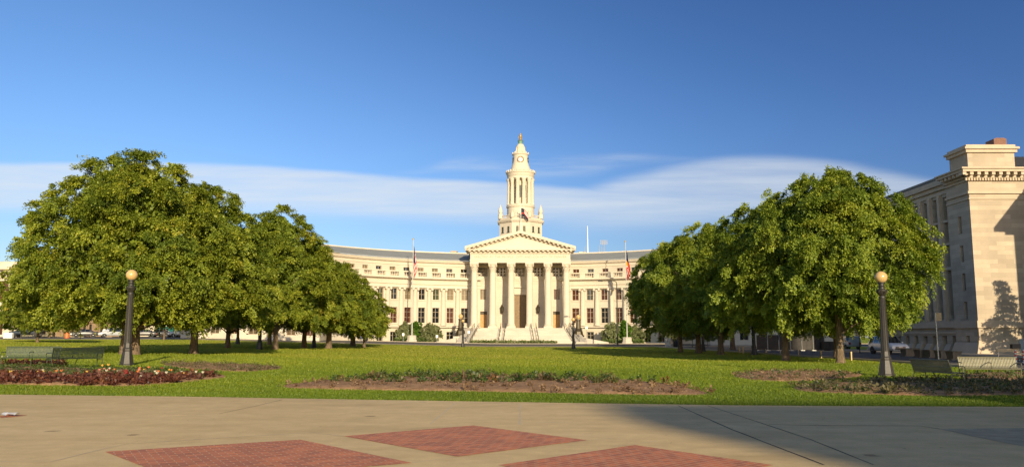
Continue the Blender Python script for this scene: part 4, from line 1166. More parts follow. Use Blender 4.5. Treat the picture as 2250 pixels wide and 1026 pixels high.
# small street trees and shrubs before the hall
sA = tree('shrub', 'rounded grey green shrub right of the left flagpole', 21, 4.2, 2.3, .4, [(0,.6),(.3,1),(.6,.9),(.85,.6),(1,.2)], 26, 8, .10, m_leaf_pale, 'shrubs around the flagpoles', 'shrub', 12, csize=.6, ls=.18)
o = at(sA, 946, 756); o.scale = (.78, .78, .88); o.location = (xc(946, 750, 156), 156, g(0, 156))
def shrub(px, Y, sc, rz, label, src=None, grp='shrubs around the flagpoles'):
    o = copy_tree(src or sA); o['label'] = label; o['group'] = grp
    o.location = (xc(px, 750, Y), Y, g(xc(px, 750, Y), Y)); o.rotation_euler.z = rz; o.scale = sc if hasattr(sc, '__len__') else (sc,)*3
shrub(889, 156, (.58, .58, .85), 1.0, 'grey green shrub just left of the left flagpole')
shrub(1344, 156, (.66, .66, .9), 2.0, 'tall grey green shrub left of the right flagpole')
shrub(1394, 157, (.7, .7, .8), 3.3, 'small grey green shrub right of the right flagpole')
sB = tree('evergreen_shrub', 'bright green pointed shrub behind the left flagpole', 22, 4.4, 1.3, .2, [(0,.9),(.3,1),(.6,.75),(.85,.4),(1,.1)], 22, 8, .08, m_leaf_bright, 'shrubs around the flagpoles', 'shrub', 8, csize=.5, ls=.16)
sB.location = (xc(913, 750, 157), 157, g(0, 157))
shrub(1371, 156.5, (1.05, 1.05, 1.05), 1.3, 'bright green pointed shrub behind the right flagpole', sB)
sT = tree('young_tree', 'young street tree in front of the left end of the hall', 23, 5.0, 1.7, 1.5, PR, 20, 8, .07, m_leaf_pale, 'young street trees', 'tree', 10, csize=.6, ls=.18)
sT.location = (xc(738, 750, 155), 155, g(-33, 155))
for px, Y, sc, lb in ((757, 156, .9, 'young street tree second from the left end of the hall'), (783, 157, .95, 'young street tree beside the blue seated figure and bin'),
                      (1521, 134, .85, 'thin young tree seen between the dark trunks on the right'), (1555, 136, .8, 'pale young tree on the far right lawn'), (1475, 150, .85, 'young street tree by the right wing doors')):
    shrub(px, Y, sc, px*.1, lb, sT, 'young street trees')
# far street trees on the left
for px, Y, sc, lb in ((360, 128, (.55, .55, .8), 'far tree with pale sunlit trunk before the teal awnings'), (108, 146, (.5, .5, .62), 'far street tree beside the dark pickup'), (437, 150, (.6, .6, .75), 'far tree standing before the left pavilion of the hall')):
    shrub(px, Y, sc, px*.3, lb, tC, 'far street trees')
# trees out of the frame on the right whose shade reaches the museum wall and the beds
def conifer():
    root = empty('spruce_tree', (47.9, 66.5, 0), 'tall spruce standing before the museum', 'tree')
    rng = np.random.default_rng(5); P = []; D = []
    for i in range(15):
        z = 1.0 + 8.6*i/14; r = 3.3*(1 - i/15)**.75 + .15
        for j in range(6):
            a = rng.random()*6.28; L_ = r*rng.uniform(.55, 1.15); m = int(75*L_)+10
            f = rng.random(m); d = np.array([math.cos(a), math.sin(a), 0])
            p = np.array([0, 0, z]) + d*(f*L_)[:, None] + np.array([0, 0, -.45])*(f**1.3*L_)[:, None]*.7 + rng.normal(0, .10, (m, 3))
            P.append(p); D.append(norm(d + rng.normal(0, .6, (m, 3))))
    P = np.concatenate(P); D = np.concatenate(D); n = len(P); Nn = norm(rng.normal(0, 1, (n, 3))); Nn = norm(Nn - D*np.sum(Nn*D, 1)[:, None])
    V, Fc = leaves(rng, P, Nn, D, np.full(n, .28), np.full(n, .06), None)
    link('crown', mesh_from_np('crown', V, Fc, m_needle, rng.random(n)), root)
    t = MB(); t.tube([(47.9, 66.5, -.1), (47.9, 66.5, 5), (47.9, 66.5, 9.9)], [.22, .14, .03], 8); t.build('trunk', m_bark, root)
conifer()
# ------------------------------------------------------------- lamp posts
m_globe = mat('cream_lamp_glass', (.50, .335, .135), .22, .06, 2, spec=.6)
def lamp_proto():
    root = empty('street_lamp', (0, 0, 0), 'x', 'street lamp', 'globe street lamps')
    b = MB(); b.lathe((0,0,0), [(.34,0),(.34,.08),(.31,.10),(.285,.28),(.215,.66),(.225,.70),(.225,.77),(.185,.82),(.165,1.02)], 8, smooth=False, a0=R_(22.5))
    b.build('base', m_lamp_iron, root)
    s = MB(); prof = [(.155,1.02),(.115,3.2),(.13,3.24),(.13,3.3),(.10,3.34)]
    s.lathe((0,0,0), prof, 12, smooth=False)
    for i in range(12):
        a = 2*math.pi*(i+.5)/12; s.tube([(.150*math.cos(a), .150*math.sin(a), 1.03), (.112*math.cos(a), .112*math.sin(a), 3.2)], [.022,.016], 4)
    s.build('shaft', m_lamp_iron, root)
    c = MB(); c.lathe((0,0,0), [(.10,3.34),(.14,3.38),(.16,3.46),(.22,3.54),(.22,3.58),(.15,3.60),(.12,3.64),(.12,3.70),(.15,3.73),(.11,3.76),(.11,3.84),(.16,3.87),(.16,3.9),(.12,3.92)], 12)
    for i in range(6):
        a = 2*math.pi*i/6; c.tube([(.12*math.cos(a), .12*math.sin(a), 3.40), (.21*math.cos(a), .21*math.sin(a), 3.50), (.17*math.cos(a), .17*math.sin(a), 3.58)], .025, 5)
    c.build('capital', m_lamp_iron, root)
    gl = MB(); rr = .255; gl.lathe((0,0,4.12), [(rr*math.cos(R_(t)), rr*math.sin(R_(t))) for t in range(-65, 86, 10)] + [(.01, rr)], 24)
    gl.build('globe', m_globe, root, sharp=80)
    return root
lp, used = lamp_proto(), []
def lamp(px, py, label, sc=1.0): place(lp, used, gnd(px, py), px*.01, label, 'globe street lamps', sc)
o_ll = lamp(278, 803.5, 'tall globe lamp on the left lawn before the biggest domed tree')
lamp(1948, 826, 'tall globe lamp on the right lawn before the biggest round maple')
lamp(1017, 762, 'globe lamp before the left end of the hall steps')
lamp(1260, 766, 'globe lamp before the right end of the hall steps')
lamp(570, 767.5, 'dark globe lamp under the trees left of the pale trunk')
lamp(522, 756, 'small far dark globe lamp under the left trees')
lamp(689.5, 764, 'dark globe lamp just left of the forked trunk')
lamp(1657, 779.5, 'globe lamp with sunlit shaft before the grey construction fence')
lamp(1545, 772, 'globe lamp with sunlit base behind the straight dark trunk')
lamp(776, 757, 'far globe lamp at the right end of the left tree row')
# bronze standards beside the steps
def standard():
    root = empty('bronze_lamp_standard', (0,0,0), 'x', 'lamp standard', 'bronze standards by the hall steps')
    b = MB(); b.lathe((0,0,0), [(1.15,0),(1.15,.3),(.95,.4),(.85,1.0),(.6,1.3),(.62,1.45),(.5,1.55),(.42,3.0),(.5,3.1),(.45,3.3)], 8, smooth=False, a0=R_(22.5)); b.build('pedestal', m_bronze_dark, root)
    g_ = MB(); g_.lathe((0,0,3.3), [(.2,0),(.22,.1),(.42,.35),(.42,.55),(.25,.8),(.05,.9)], 12); g_.build('globe', m_globe, root)
    return root
st_, u2 = standard(), []
Yst = 156.0
place(st_, u2, (xc(1012, 740, Yst), Yst, zc(738.5, Yst)), 0, 'bronze lamp standard on the left side of the hall steps', 'bronze standards by the hall steps')
place(st_, u2, (xc(1271, 740, Yst), Yst, zc(740, Yst)), 0, 'bronze lamp standard on the right side of the hall steps', 'bronze standards by the hall steps')
for px in (1012, 1271):
    p = MB(); x = xc(px, 740, Yst); z = zc(738.5 if px < 1100 else 740, Yst)
    p.box(x-1.3, x+1.3, Yst-1.3, Yst+1.3, -.1, z); p.build('lamp_plinth', m_granite, hall)

# ------------------------------------------------------------- benches
def bench(label, m, loc, rz):
    root = empty('park_bench', (0,0,0), label, 'bench', 'slatted metal park benches')
    W = 2.35
    s = MB(); n = 38
    s_pts = [(-.30,.415),(-.27,.445),(-.05,.43),(.15,.415),(.21,.43)]
    b_pts = [(.215,.44),(.25,.52),(.33,.80),(.36,.88)]
    bk = MB()
    def strap(mb, pts, x, w):
        for (y0,z0),(y1,z1) in zip(pts[:-1], pts[1:]):
            t = Vector((0, y1-y0, z1-z0)).normalized(); nn = Vector((0, -t.z, t.y))*.006
            q = [Vector((x-w,y0,z0)), Vector((x+w,y0,z0)), Vector((x+w,y1,z1)), Vector((x-w,y1,z1))]
            mb.add([p-nn for p in q] + [p+nn for p in q], [(0,3,2,1),(4,5,6,7),(0,1,5,4),(1,2,6,5),(2,3,7,6),(3,0,4,7)])
    for i in range(n):
        x = -W/2+.06+(W-.12)*i/(n-1); strap(s, s_pts, x, .019); strap(bk, b_pts, x, .019)
    s.tube([(-W/2, -.30,.41), (W/2, -.30,.41)], .018, 8); s.tube([(-W/2, .2,.42), (W/2, .2,.42)], .016, 8)
    bk.tube([(-W/2, .365,.89), (W/2, .365,.89)], .022, 8); bk.tube([(-W/2,.29,.64),(W/2,.29,.64)], .014, 6)
    s.build('seat', m, root); bk.build('backrest', m, root)
    for x in (-W/2, 0, W/2):
        a = MB()
        pts = [(.30,.66),(.15,.675),(-.12,.675),(-.24,.665),(-.30,.62),(-.31,.54),(-.29,.45)]
        a.tube([(x, y, z) for y, z in pts], .018, 8); a.build('armrest', m, root)
    for x in (-W/2+.02, W/2-.02):
        l = MB(); l.tube([(x,-.28,.43),(x,-.27,.2),(x,-.30,0)], .02, 8); l.box(x-.03, x+.03, -.36, -.24, 0, .015); l.build('leg', m, root)
        l = MB(); l.tube([(x,.36,.89),(x,.22,.43),(x,.24,.2),(x,.30,0)], .02, 8); l.tube([(x,-.28,.36),(x,.23,.36)], .016, 6); l.box(x-.03, x+.03, .24, .36, 0, .015); l.build('leg', m, root)
    l = MB(); l.tube([(0,.2,.40),(0,.02,.18),(0,.0,0)], .02, 8); l.build('leg', m, root)
    root.location = loc; root.rotation_euler.z = rz; root.scale = (.88, .92, .93)
    return root
def bl(px, py): return gnd(px, py)
bench('green slatted bench facing the camera beyond the red bed, farthest left', m_green_metal, bl(67, 806), R_(14))
bench('green bench darkened as if in shade, seen from behind, turned away beside the left globe lamp', mat('shaded_green_bench_metal', (.022,.032,.02), .45, .2, 6), bl(164, 808), R_(231))  # shade of the turned bench put into a darker green
bench('slatted bench with sunlit tan in its paint, seen from behind beside the right globe lamp', m_sunlit_metal, bl(2062, 842), R_(99))
bench('slatted bench with sunlit tan in its paint, facing the camera at the far right', m_sunlit_metal, bl(2176, 832), R_(-14))

# ------------------------------------------------------------- vehicles
def car(name, label, cat, paint, group, Lc=4.5, Wd=1.8, st=None, wr=.34, wx=(.82, 3.55), pick=False):
    root = empty(name, (0,0,0), label, cat, group)
    b = MB(); hw = Wd/2
    # stations: x from rear(0) to front(L): (x, z_bottom, z_belt, z_top, half width belt, half width top)
    n = len(st); ring = []
    for x, zb, zs, zt_, w1, w2 in st:
        ring.append([(x, -w1*.94, zb), (x, -w1, zb+.18), (x, -w1, (zb+zs)/2+.05), (x, -w1*.97, zs), (x, -w2, zt_-.04), (x, -w2*.9, zt_), (x, w2*.9, zt_), (x, w2, zt_-.04), (x, w1*.97, zs), (x, w1, (zb+zs)/2+.05), (x, w1, zb+.18), (x, w1*.94, zb)])
    vs = [p for r in ring for p in r]; fs = []; mi = []
    for i in range(n-1):
        a, c = st[i], st[i+1]
        cab0, cab1 = a[3]-a[2] > .3, c[3]-c[2] > .3
        for j in range(12):
            k = (j+1) % 12
            f = (i*12+j, (i+1)*12+j, (i+1)*12+k, i*12+k)
            g_ = 0
            if j in (3, 7) and cab0 and cab1 and (c[0]-a[0]) > .2: g_ = 1
            if j in (4, 5, 6) and (cab0 != cab1): g_ = 1
            if j in (3, 7) and cab0 != cab1: g_ = 0
            b.add([vs[q] for q in f], [(0,1,2,3)], g_, True)
    b.add(ring[0], [tuple(range(12))[::-1]], 0); b.add(ring[-1], [tuple(range(12))], 0)
    # weld
    o = b.build('body', [paint, m_glass_dark], root, sharp=30)
    import bmesh
    bm = bmesh.new(); bm.from_mesh(o.data); bmesh.ops.remove_doubles(bm, verts=bm.verts, dist=.0005); bmesh.ops.recalc_face_normals(bm, faces=bm.faces); bm.to_mesh(o.data); bm.free()
    zb = st[1][1]
    for x in wx:
        for s in (-1, 1):
            Mr = Matrix.Translation((x, s*(hw-.20), wr+.03)) @ Matrix.Rotation(R_(-90*s), 4, 'X')
            ar = MB(); ar.lathe((0,0,0), [(wr*1.16,0),(wr*1.16,.212)], 20, M=Mr); ar.build('wheel_arch', m_black, root)
    for x in wx:
        for s in (-1, 1):
            Mr = Matrix.Translation((x, s*(hw-.19), wr)) @ Matrix.Rotation(R_(-90*s), 4, 'X')
            w = MB(); w.lathe((0,0,0), [(wr*.6,0),(wr*.95,0),(wr,.03),(wr,.19),(wr*.95,.22),(wr*.66,.225)], 20, M=Mr); wo = w.build('wheel', m_tyre, root)
            w = MB(); w.lathe((0,0,0), [(wr*.66,.2),(wr*.66,.228),(wr*.58,.215),(.06,.222),(.02,.235)], 16, M=Mr); w.build('rim', m_rim, wo)
    xf = st[-1][0]; zsf = st[-2][2]
    for s in (-1, 1):
        h = MB(); h.box(xf-.30, xf-.015+.03, s*(hw*.70)-.2, s*(hw*.70)+.2, zsf-.30, zsf-.10); h.build('headlight', m_lens, root)
        h = MB(); h.box(-.03, .12, s*(hw*.78)-.12, s*(hw*.78)+.12, st[0][2]-.35, st[0][2]-.05); h.build('tail_light', m_taillens, root)
        ca = next(q for q in reversed(st) if q[3]-q[2] > .3)
        h = MB(); h.box(ca[0]+.15, ca[0]+.33, s*(hw+.10)-.10, s*(hw+.10)+.10, ca[2]+.0, ca[2]+.16); h.build('wing_mirror', paint, root)
    gmb = MB(); gmb.box(xf-.05, xf+.035, -.48, .48, zsf-.28, zsf-.10); gmb.box(xf-.05, xf+.05, -.55, .55, zb+.10, zb+.22); gmb.build('grille', m_black, root)
    gmb = MB(); gmb.box(xf-.05, xf+.055, -.46, .46, zsf-.21, zsf-.17); gmb.box(xf-.02, xf+.06, -.18, .18, zb+.26, zb+.38); gmb.build('number_plate', m_steel, root)
    return root
def paint(name, c): return mat(name, c, .3, .04, 1, spec=.6, coat=.6)
SUVST = [(0,.42,.98,1.12,.84,.76),(.05,.36,1.0,1.45,.88,.72),(.22,.34,1.02,1.66,.90,.66),(.95,.34,1.03,1.72,.90,.66),(1.05,.34,1.03,1.72,.90,.66),(1.95,.34,1.03,1.72,.90,.66),(2.05,.34,1.03,1.72,.90,.66),(2.55,.34,1.02,1.68,.90,.66),(3.25,.34,1.0,1.06,.90,.80),(4.0,.36,.93,.99,.87,.76),(4.28,.38,.84,.90,.80,.68),(4.35,.42,.72,.78,.72,.60)]
SEDST = [(0,.40,.84,.92,.80,.66),(.12,.30,.88,.96,.86,.70),(.75,.27,.90,1.0,.88,.72),(1.35,.27,.92,1.36,.88,.60),(1.45,.27,.92,1.38,.88,.60),(2.1,.27,.92,1.42,.88,.60),(2.2,.27,.92,1.42,.88,.60),(2.65,.27,.90,1.36,.88,.60),(3.35,.27,.86,.94,.88,.76),(4.2,.30,.76,.82,.84,.70),(4.45,.34,.66,.72,.76,.62)]
PICKST = [(0,.55,1.02,1.08,.90,.84),(.1,.5,1.04,1.10,.94,.86),(1.95,.45,1.05,1.11,.95,.86),(2.1,.45,1.06,1.78,.95,.70),(2.2,.45,1.06,1.80,.95,.70),(2.95,.45,1.06,1.84,.95,.70),(3.05,.45,1.06,1.84,.95,.70),(3.75,.45,1.05,1.78,.95,.70),(4.4,.45,1.05,1.12,.95,.84),(5.35,.48,.98,1.04,.93,.80),(5.6,.5,.82,.88,.86,.72)]
VANST = [(0,.40,1.0,1.5,.86,.74),(.08,.34,1.0,1.74,.90,.72),(1.1,.32,1.0,1.78,.92,.70),(1.2,.32,1.0,1.78,.92,.70),(2.4,.32,1.0,1.78,.92,.70),(2.5,.32,1.0,1.78,.92,.70),(3.1,.32,.98,1.70,.92,.68),(3.95,.32,.95,1.04,.92,.78),(4.55,.35,.82,.88,.86,.70),(4.75,.4,.7,.75,.78,.62)]
def park(o, px, Y, head, lift=0):
    x = xc(px, 742, Y); c, s = math.cos(head), math.sin(head); Lh = 2.2
    o.location = (x - c*Lh, Y - s*Lh, g(x, Y) + .02 + lift); o.rotation_euler.z = head
CG = 'vehicles parked on the street on the left'
suv = car('parked_suv', 'white sport utility car heading towards the camera on the shaded side street', 'car', paint('white_car_paint', (.62, .64, .66)), 'vehicles on the side street', st=SUVST)
park(suv, 1951, 79, R_(-86), -.0)
pk = car('pickup_truck', 'dark navy pickup truck parked beside the white newspaper box', 'truck', paint('navy_car_paint', (.018, .024, .04)), CG, st=PICKST, wr=.38, wx=(1.0, 4.6)); park(pk, 66, 147, R_(184))
sd1 = car('parked_sedan', 'dark grey sedan parked right of the orange barrel', 'car', paint('graphite_car_paint', (.05, .05, .05)), CG, st=SEDST, wx=(.85, 3.55)); park(sd1, 186, 147, R_(205))
vn = car('parked_minivan', 'silver minivan parked left of the big tree trunk', 'car', paint('silver_car_paint', (.34, .36, .38)), CG, st=VANST, wx=(.9, 3.8)); park(vn, 250, 146, R_(212))
s2 = copy_tree(sd1); s2['label'] = 'dark car half hidden right of the left lamp post'; park(s2, 316, 148, R_(195))
s3 = copy_tree(sd1); s3['label'] = 'dark car under the teal awnings'; park(s3, 352, 150, R_(182))
s4 = copy_tree(vn); s4['label'] = 'silver car beside the fourth tree trunk, before the far pavilion'; park(s4, 404, 149, R_(182))
wv_ = copy_tree(vn); wv_['label'] = 'pale blue van far down the shaded side street'; wv_['group'] = 'vehicles on the side street'
park(wv_, 1862, 112, R_(92))

# ------------------------------------------------------------- signs, poles, small street things
def post_at(px, Y): 
    x = xc(px, 745, Y); return x, Y, g(x, Y)
x, y, z = post_at(2058, 56)
sg = empty('road_sign', (x, y, z), 'grey steel post with pale sign back standing before the museum', 'sign')
a = MB(); a.tube([(x+.05, y, z-.1), (x, y, z+3.25)], .05, 8); a.build('post', m_steel, sg)
a = MB(); a.box(x-.02, x+.42, y-.03, y+.0, z+2.72, z+3.25); a.build('sign_panel', mat('sign_back', (.36,.27,.14), .6, .1, 2), sg)
x, y, z = post_at(1888, 84)
sg = empty('road_sign', (x, y, z), 'dim road sign on a dark post beside the white sport utility car', 'sign')
a = MB(); a.tube([(x, y, z-.1), (x, y, z+2.9)], .05, 8); a.build('post', m_black, sg)
a = MB(); a.box(x-.38, x+.38, y-.05, y-.02, z+1.7, z+2.9); a.build('sign_panel', mat('sign_back_grey', (.24,.21,.16), .6, .1, 2), sg)
x, y, z = post_at(1603, 128)
sg = empty('stop_sign', (x, y, z), 'red octagonal stop sign below the shaded maples', 'sign')
a = MB(); a.tube([(x, y, z-.1), (x, y, z+2.9)], .05, 8); a.build('post', m_steel, sg)
Mr = Matrix.Translation((x, y-.06, z+2.45)) @ Matrix.Rotation(R_(90), 4, 'X')
a = MB(); a.lathe((0,0,0), [(.62,0),(.62,.03)], 8, smooth=False, a0=R_(22.5), M=Mr); a.lathe((0,0,0), [(.57,.031),(.57,.036)], 8, 1, smooth=False, a0=R_(22.5), M=Mr)
pan = a.build('sign_panel', [m_white, mat('sign_red', (.45,.02,.02), .4, .05)], sg)
fc = bpy.data.curves.new('lettering', 'FONT'); fc.body = 'STOP'; fc.size = .42; fc.align_x = 'CENTER'; fc.align_y = 'CENTER'; fc.materials.append(m_white)
fo = link('lettering', fc, pan); fo.rotation_euler = (math.pi/2, 0, 0); fo.location = Vector((x, y-.105, z+2.45)) - Vector(sg.location)
bpy.context.view_layer.update(); to_mesh(fo)
def small_sign(px, Y, h, label):
    x, y, z = post_at(px, Y); s = empty('small_sign', (x, y, z), label, 'sign', 'small signs along the far kerb')
    a = MB(); a.tube([(x, y, z-.1), (x, y, z+h)], .04, 6); a.build('post', m_steel, s)
    a = MB(); a.box(x-.2, x+.2, y-.04, y-.01, z+h-.5, z+h); a.build('sign_panel', m_white, s)
small_sign(886, 150.2, 1.6, 'small white sign on a post left of the left flagpole base')
small_sign(960, 150.2, 1.4, 'small white sign on a post right of the rounded shrub')
small_sign(1030, 150.2, 2.3, 'small white sign on a tall post left of the hall steps')
small_sign(1289, 150.2, 3.2, 'small white sign on a tall post right of the hall steps')
small_sign(381, 146, 3.0, 'small white sign before the teal awnings')
def cobra(px, Y, top, arm_px, label, grp='cobra head street lights'):
    x, y, z = post_at(px, Y); zt_ = zc(top, Y); xa_ = xc(arm_px, top, Y)
    s = empty('street_light', (x, y, z), label, 'street light', grp)
    a = MB(); a.tube([(x, y, z-.1), (x, y, z+3), (x, y, zt_-.5)], [.14,.12,.09], 8); a.build('post', m_lamp_iron, s)
    a = MB(); a.tube([(x, y, zt_-.55), (x-.1*(1 if xa_<x else -1), y, zt_-.15), (x + (xa_-x)*.25, y, zt_+.02), (xa_, y, zt_+.0)], [.08,.07,.06,.05], 8); a.build('arm', m_lamp_iron, s)
    d = 1 if xa_ > x else -1
    a = MB(); Mr = Matrix.Translation((xa_, y, zt_)) @ Matrix.Rotation(R_(90*d), 4, 'Y'); a.lathe((0,0,0), [(.08,-.1),(.2,.05),(.26,.35),(.2,.75),(.04,.85)], 10, M=Mr, sx=.5); a.build('lamp_head', m_black, s)
cobra(1357, 141.5, 617, 1324, 'grey cobra head street light before the right wing of the hall')
cobra(46, 141.5, 596, 10, 'cobra head street light before the corner building at far left')
# flagpoles with limp flags
m_pole = mat('flagpole_paint', (.42,.41,.37), .45, .06)
def flag(px, Y, ytop, ybase, label, flabel, ftop, fbot, kind):
    x, y, _ = post_at(px, Y); z = g(x, y); zt_ = zc(ytop, Y)
    p = empty('flagpole', (x, y, z), label, 'flagpole', 'tall flagpoles before the hall')
    a = MB(); a.tube([(x, y, z), (x, y, z+8), (x, y, zt_)], [.12,.09,.05], 10); a.build('pole', m_pole, p)
    a = MB(); a.lathe((x, y, zt_), [(.05,0),(.15,.05),(.17,.15),(.1,.28),(.02,.32)], 10); a.build('finial', m_gold, p)
    a = MB(); a.lathe((x, y, z-.1), [(1.0,0),(1.0,.5),(.85,.6),(.85,1.25),(.75,1.35)], 8, smooth=False, a0=R_(22.5)); a.build('base', m_granite, p)
    # hanging cloth: nu across folds, nv downwards
    z1, z0 = zc(ftop, Y), zc(fbot, Y); nu, nv = 26, 34; rr = random.Random(px)
    V = []; Fm = []; b = MB()
    for j in range(nv+1):
        f = j/nv
        for i in range(nu+1):
            u = i/nu; w = (.2+.75*f**.7)*(1-.55*max(0, f-.75)/.25)
            fold = math.sin(u*15+f*2.5)*.16*(.4+f) + math.sin(u*7-f*3)*.12
            V.append((x+.1+u*w*.9+.05*math.sin(f*9+u*3), y+fold, z1-(z1-z0)*(f*(1-.12*u)) - u*.9*(1-f*.3)))
    for j in range(nv):
        for i in range(nu):
            u = (i+.5)/nu; v = (j+.5)/nv
            if kind == 'us': mi = 2 if (v < .52 and u < .45) else (int((u*.55+v*1.0)*13*.9) % 2)
            else: mi = 2 if v < .36 else (3 if v < .52 and u < .6 else (0 if v > .56 and (u+v*2) % .55 > .16 or v <= .56 and u > .5 else 1))
            b.add([V[j*(nu+1)+i], V[j*(nu+1)+i+1], V[(j+1)*(nu+1)+i+1], V[(j+1)*(nu+1)+i]], [(0,1,2,3)], mi, True)
    b.build('flag', [m_fred, m_fwhite, m_fblue, m_fgold], None, flabel, 'flag', 'flags hanging from the poles', base=(x, y, z1))
m_fred = mat('flag_red', (.50, .03, .02), .8, .06); m_fwhite = mat('flag_white', (.72, .70, .66), .8, .05); m_fblue = mat('flag_blue', (.02, .03, .13), .8, .06); m_fgold = mat('flag_gold', (.70, .38, .03), .8, .06)
flag(905, 152.5, 527, 752, 'tall white flagpole before the left wing of the hall', 'limp red and white striped flag with blue canton on the left pole', 540, 611, 'us')
flag(1378, 152.5, 532, 752, 'tall white flagpole before the right wing of the hall', 'limp red, gold, white and blue flag on the right pole', 548, 615, 'city')
x = fx; b = MB(); V = []
for j in range(9):
    for i in range(13):
        u, v = i/12, j/8; V.append((x+.05+u*1.5, 167.6+.22*math.sin(u*7+v), ft-.25-v*1.9*(1-.25*u)-u*u*1.3+.1*math.sin(u*6)))
for j in range(8):
    for i in range(12): b.add([V[j*13+i], V[j*13+i+1], V[(j+1)*13+i+1], V[(j+1)*13+i]], [(0,1,2,3)], 2 if (j < 4 and i < 5) or j > 4 else (j % 2), True)
b.build('flag', [m_fred, m_fwhite, mat('flag_dark', (.02,.02,.03), .8, .1)], None, 'small dark flag drooping in front of the clock tower', 'flag', base=(x, 167.6, ft))
# aerials and boxes on the hall roof
def mast(px, Y, ytop, ybase, r, label, m=m_steel):
    x = xc(px, 550, Y); z0 = zc(ybase, Y); a = MB()
    a.tube([(x, Y, z0), (x, Y, (z0+zc(ytop, Y))/2), (x, Y, zc(ytop, Y))], [r*1.5, r, r*.5], 6); a.lathe((x, Y, z0), [(r*3,0),(r*3,.3),(r*1.5,.35)], 8)
    a.build('aerial_mast', m, None, label, 'aerial', 'aerials on the hall roof', base=(x, Y, z0))
mast(1291.5, 176, 496, 561, .09, 'tallest white whip aerial on the roof right of the portico', m_white)
mast(1317, 176, 538, 561, .06, 'short whip aerial left of the dish frame on the hall roof', m_steel)
mast(1321.5, 176, 542, 561, .06, 'shortest whip aerial touching the dish frame on the hall roof', m_steel)
mast(1285, 176, 541, 561, .07, 'thin aerial beside the roof vent box right of the portico')
Y = 176; x = xc(1327, 540, Y); a = MB(); z0 = zc(561, Y); a.tube([(x, Y, z0), (x, Y, zc(528, Y))], .09, 6)
for i in range(5): a.box(x-.75, x+.75, Y-.06, Y-.02, zc(537, Y)+.22*i, zc(537, Y)+.22*i+.04)
for i in range(4): a.box(x-.72+.46*i, x-.66+.46*i, Y-.02, Y+.02, zc(537, Y), zc(528.5, Y))
a.build('grid_aerial', mat('aerial_grid_metal', (.30,.27,.22), .5, .1), None, 'square grid aerial on a mast on the right hall roof', 'aerial', base=(x, Y, z0))
for px, w, y0, y1, lb in ((997, 6, 551, 562, 'tan brick vent box on the left hall roof beside the pediment'), (1280, 7, 553, 562, 'pale roof vent box right of the pediment')):
    x = xc(px, 556, 177); k_ = w*177/1797; a = MB(); z0, z1 = zc(y1, 177), zc(y0, 177)
    a.box(x-k_, x+k_, 177, 179, z0, z1-.2); a.box(x-k_-.12, x+k_+.12, 176.9, 179.1, z1-.2, z1)
    a.build('roof_vent', m_lime if px > 1100 else m_mus, None, lb, 'roof vent', base=(x, 177, z0))
# construction fence
fx0, fy0 = gnd(1662, 769)[:2]; fx1, fy1 = gnd(1812, 772)[:2]
fe = empty('construction_fence', (fx0, 100, g(fx0, 100)), 'dark screened construction fence standing across the side street', 'fence')
fx0, fx1 = xc(1662, 755, 100), xc(1812, 755, 100)
m_mesh = mat('dark_fence_screen', (.045, .040, .035), .8, .3, 2)
np_ = 6
for i in range(np_+1):
    x = fx0+(fx1-fx0)*i/np_; a = MB(); a.tube([(x, 100, 0), (x, 100, 1.95)], .035, 6); a.box(x-.25, x+.25, 99.7, 100.3, 0, .08); a.build('post', m_steel, fe)
for i in range(np_):
    x = fx0+(fx1-fx0)*i/np_; x2 = fx0+(fx1-fx0)*(i+1)/np_; a = MB()
    n = 10; V = [(x+.05+(x2-x-.1)*k/n, 100.05+.03*math.sin(k*1.3+i), zz) for zz in (.12, 1.85) for k in range(n+1)]
    a.add(V, [(k, k+1, n+2+k, n+1+k) for k in range(n)]); a.add([(p[0], p[1]+.02, p[2]) for p in V], [(k, n+1+k, n+2+k, k+1) for k in range(n)])
    a.tube([(x, 100, 1.88), (x2, 100, 1.88)], .025, 6); a.build('screen_panel', m_mesh, fe)
x = xc(1825, 760, 99); a = MB(); a.box(x-.95, x+.95, 98.5, 99.5, .1, 1.05); a.box(x-1.0, x+1.0, 98.4, 99.6, 1.05, 1.13)
for i in range(4): a.box(x-.9+.55*i, x-.8+.55*i, 98.44, 98.5, .1, 1.05)
a.build('dumpster', m_black, None, 'low black dumpster at the right end of the construction fence', 'dumpster', base=(x, 99, 0))
# concrete planters along the side street
pr = MB(); pr.box(-.55,.55,-.4,.4,0,.1); pr.lathe((0,0,.08), [(.52,0),(.66,.5),(.70,.52),(.70,.58),(.60,.58),(.58,.5)], 4, smooth=False, a0=R_(45))
po = pr.build('concrete_planter', mat('dark_concrete', (.15,.125,.09), .85, .25, 4), None, 'x', 'planter', 'low planters along the side street', base=(0,0,0))
u3 = []
for px, Y, lb in ((1992, 70, 'low dark planter just right of the white sport utility car'), (2022, 66, 'low dark planter second from the white car'), (2044, 65, 'low dark planter left of the grey sign post'),
                  (2068, 62, 'low dark planter right of the grey sign post'), (2094, 59, 'low planter with a lit side behind the turned tan bench'), (2006, 74, 'far low planter against the museum plinth')):
    x = xc(px, 760, Y); place(po, u3, (x, Y, g(x, Y)+.015), .2, lb, 'low planters along the side street', (.8, .8, .95))
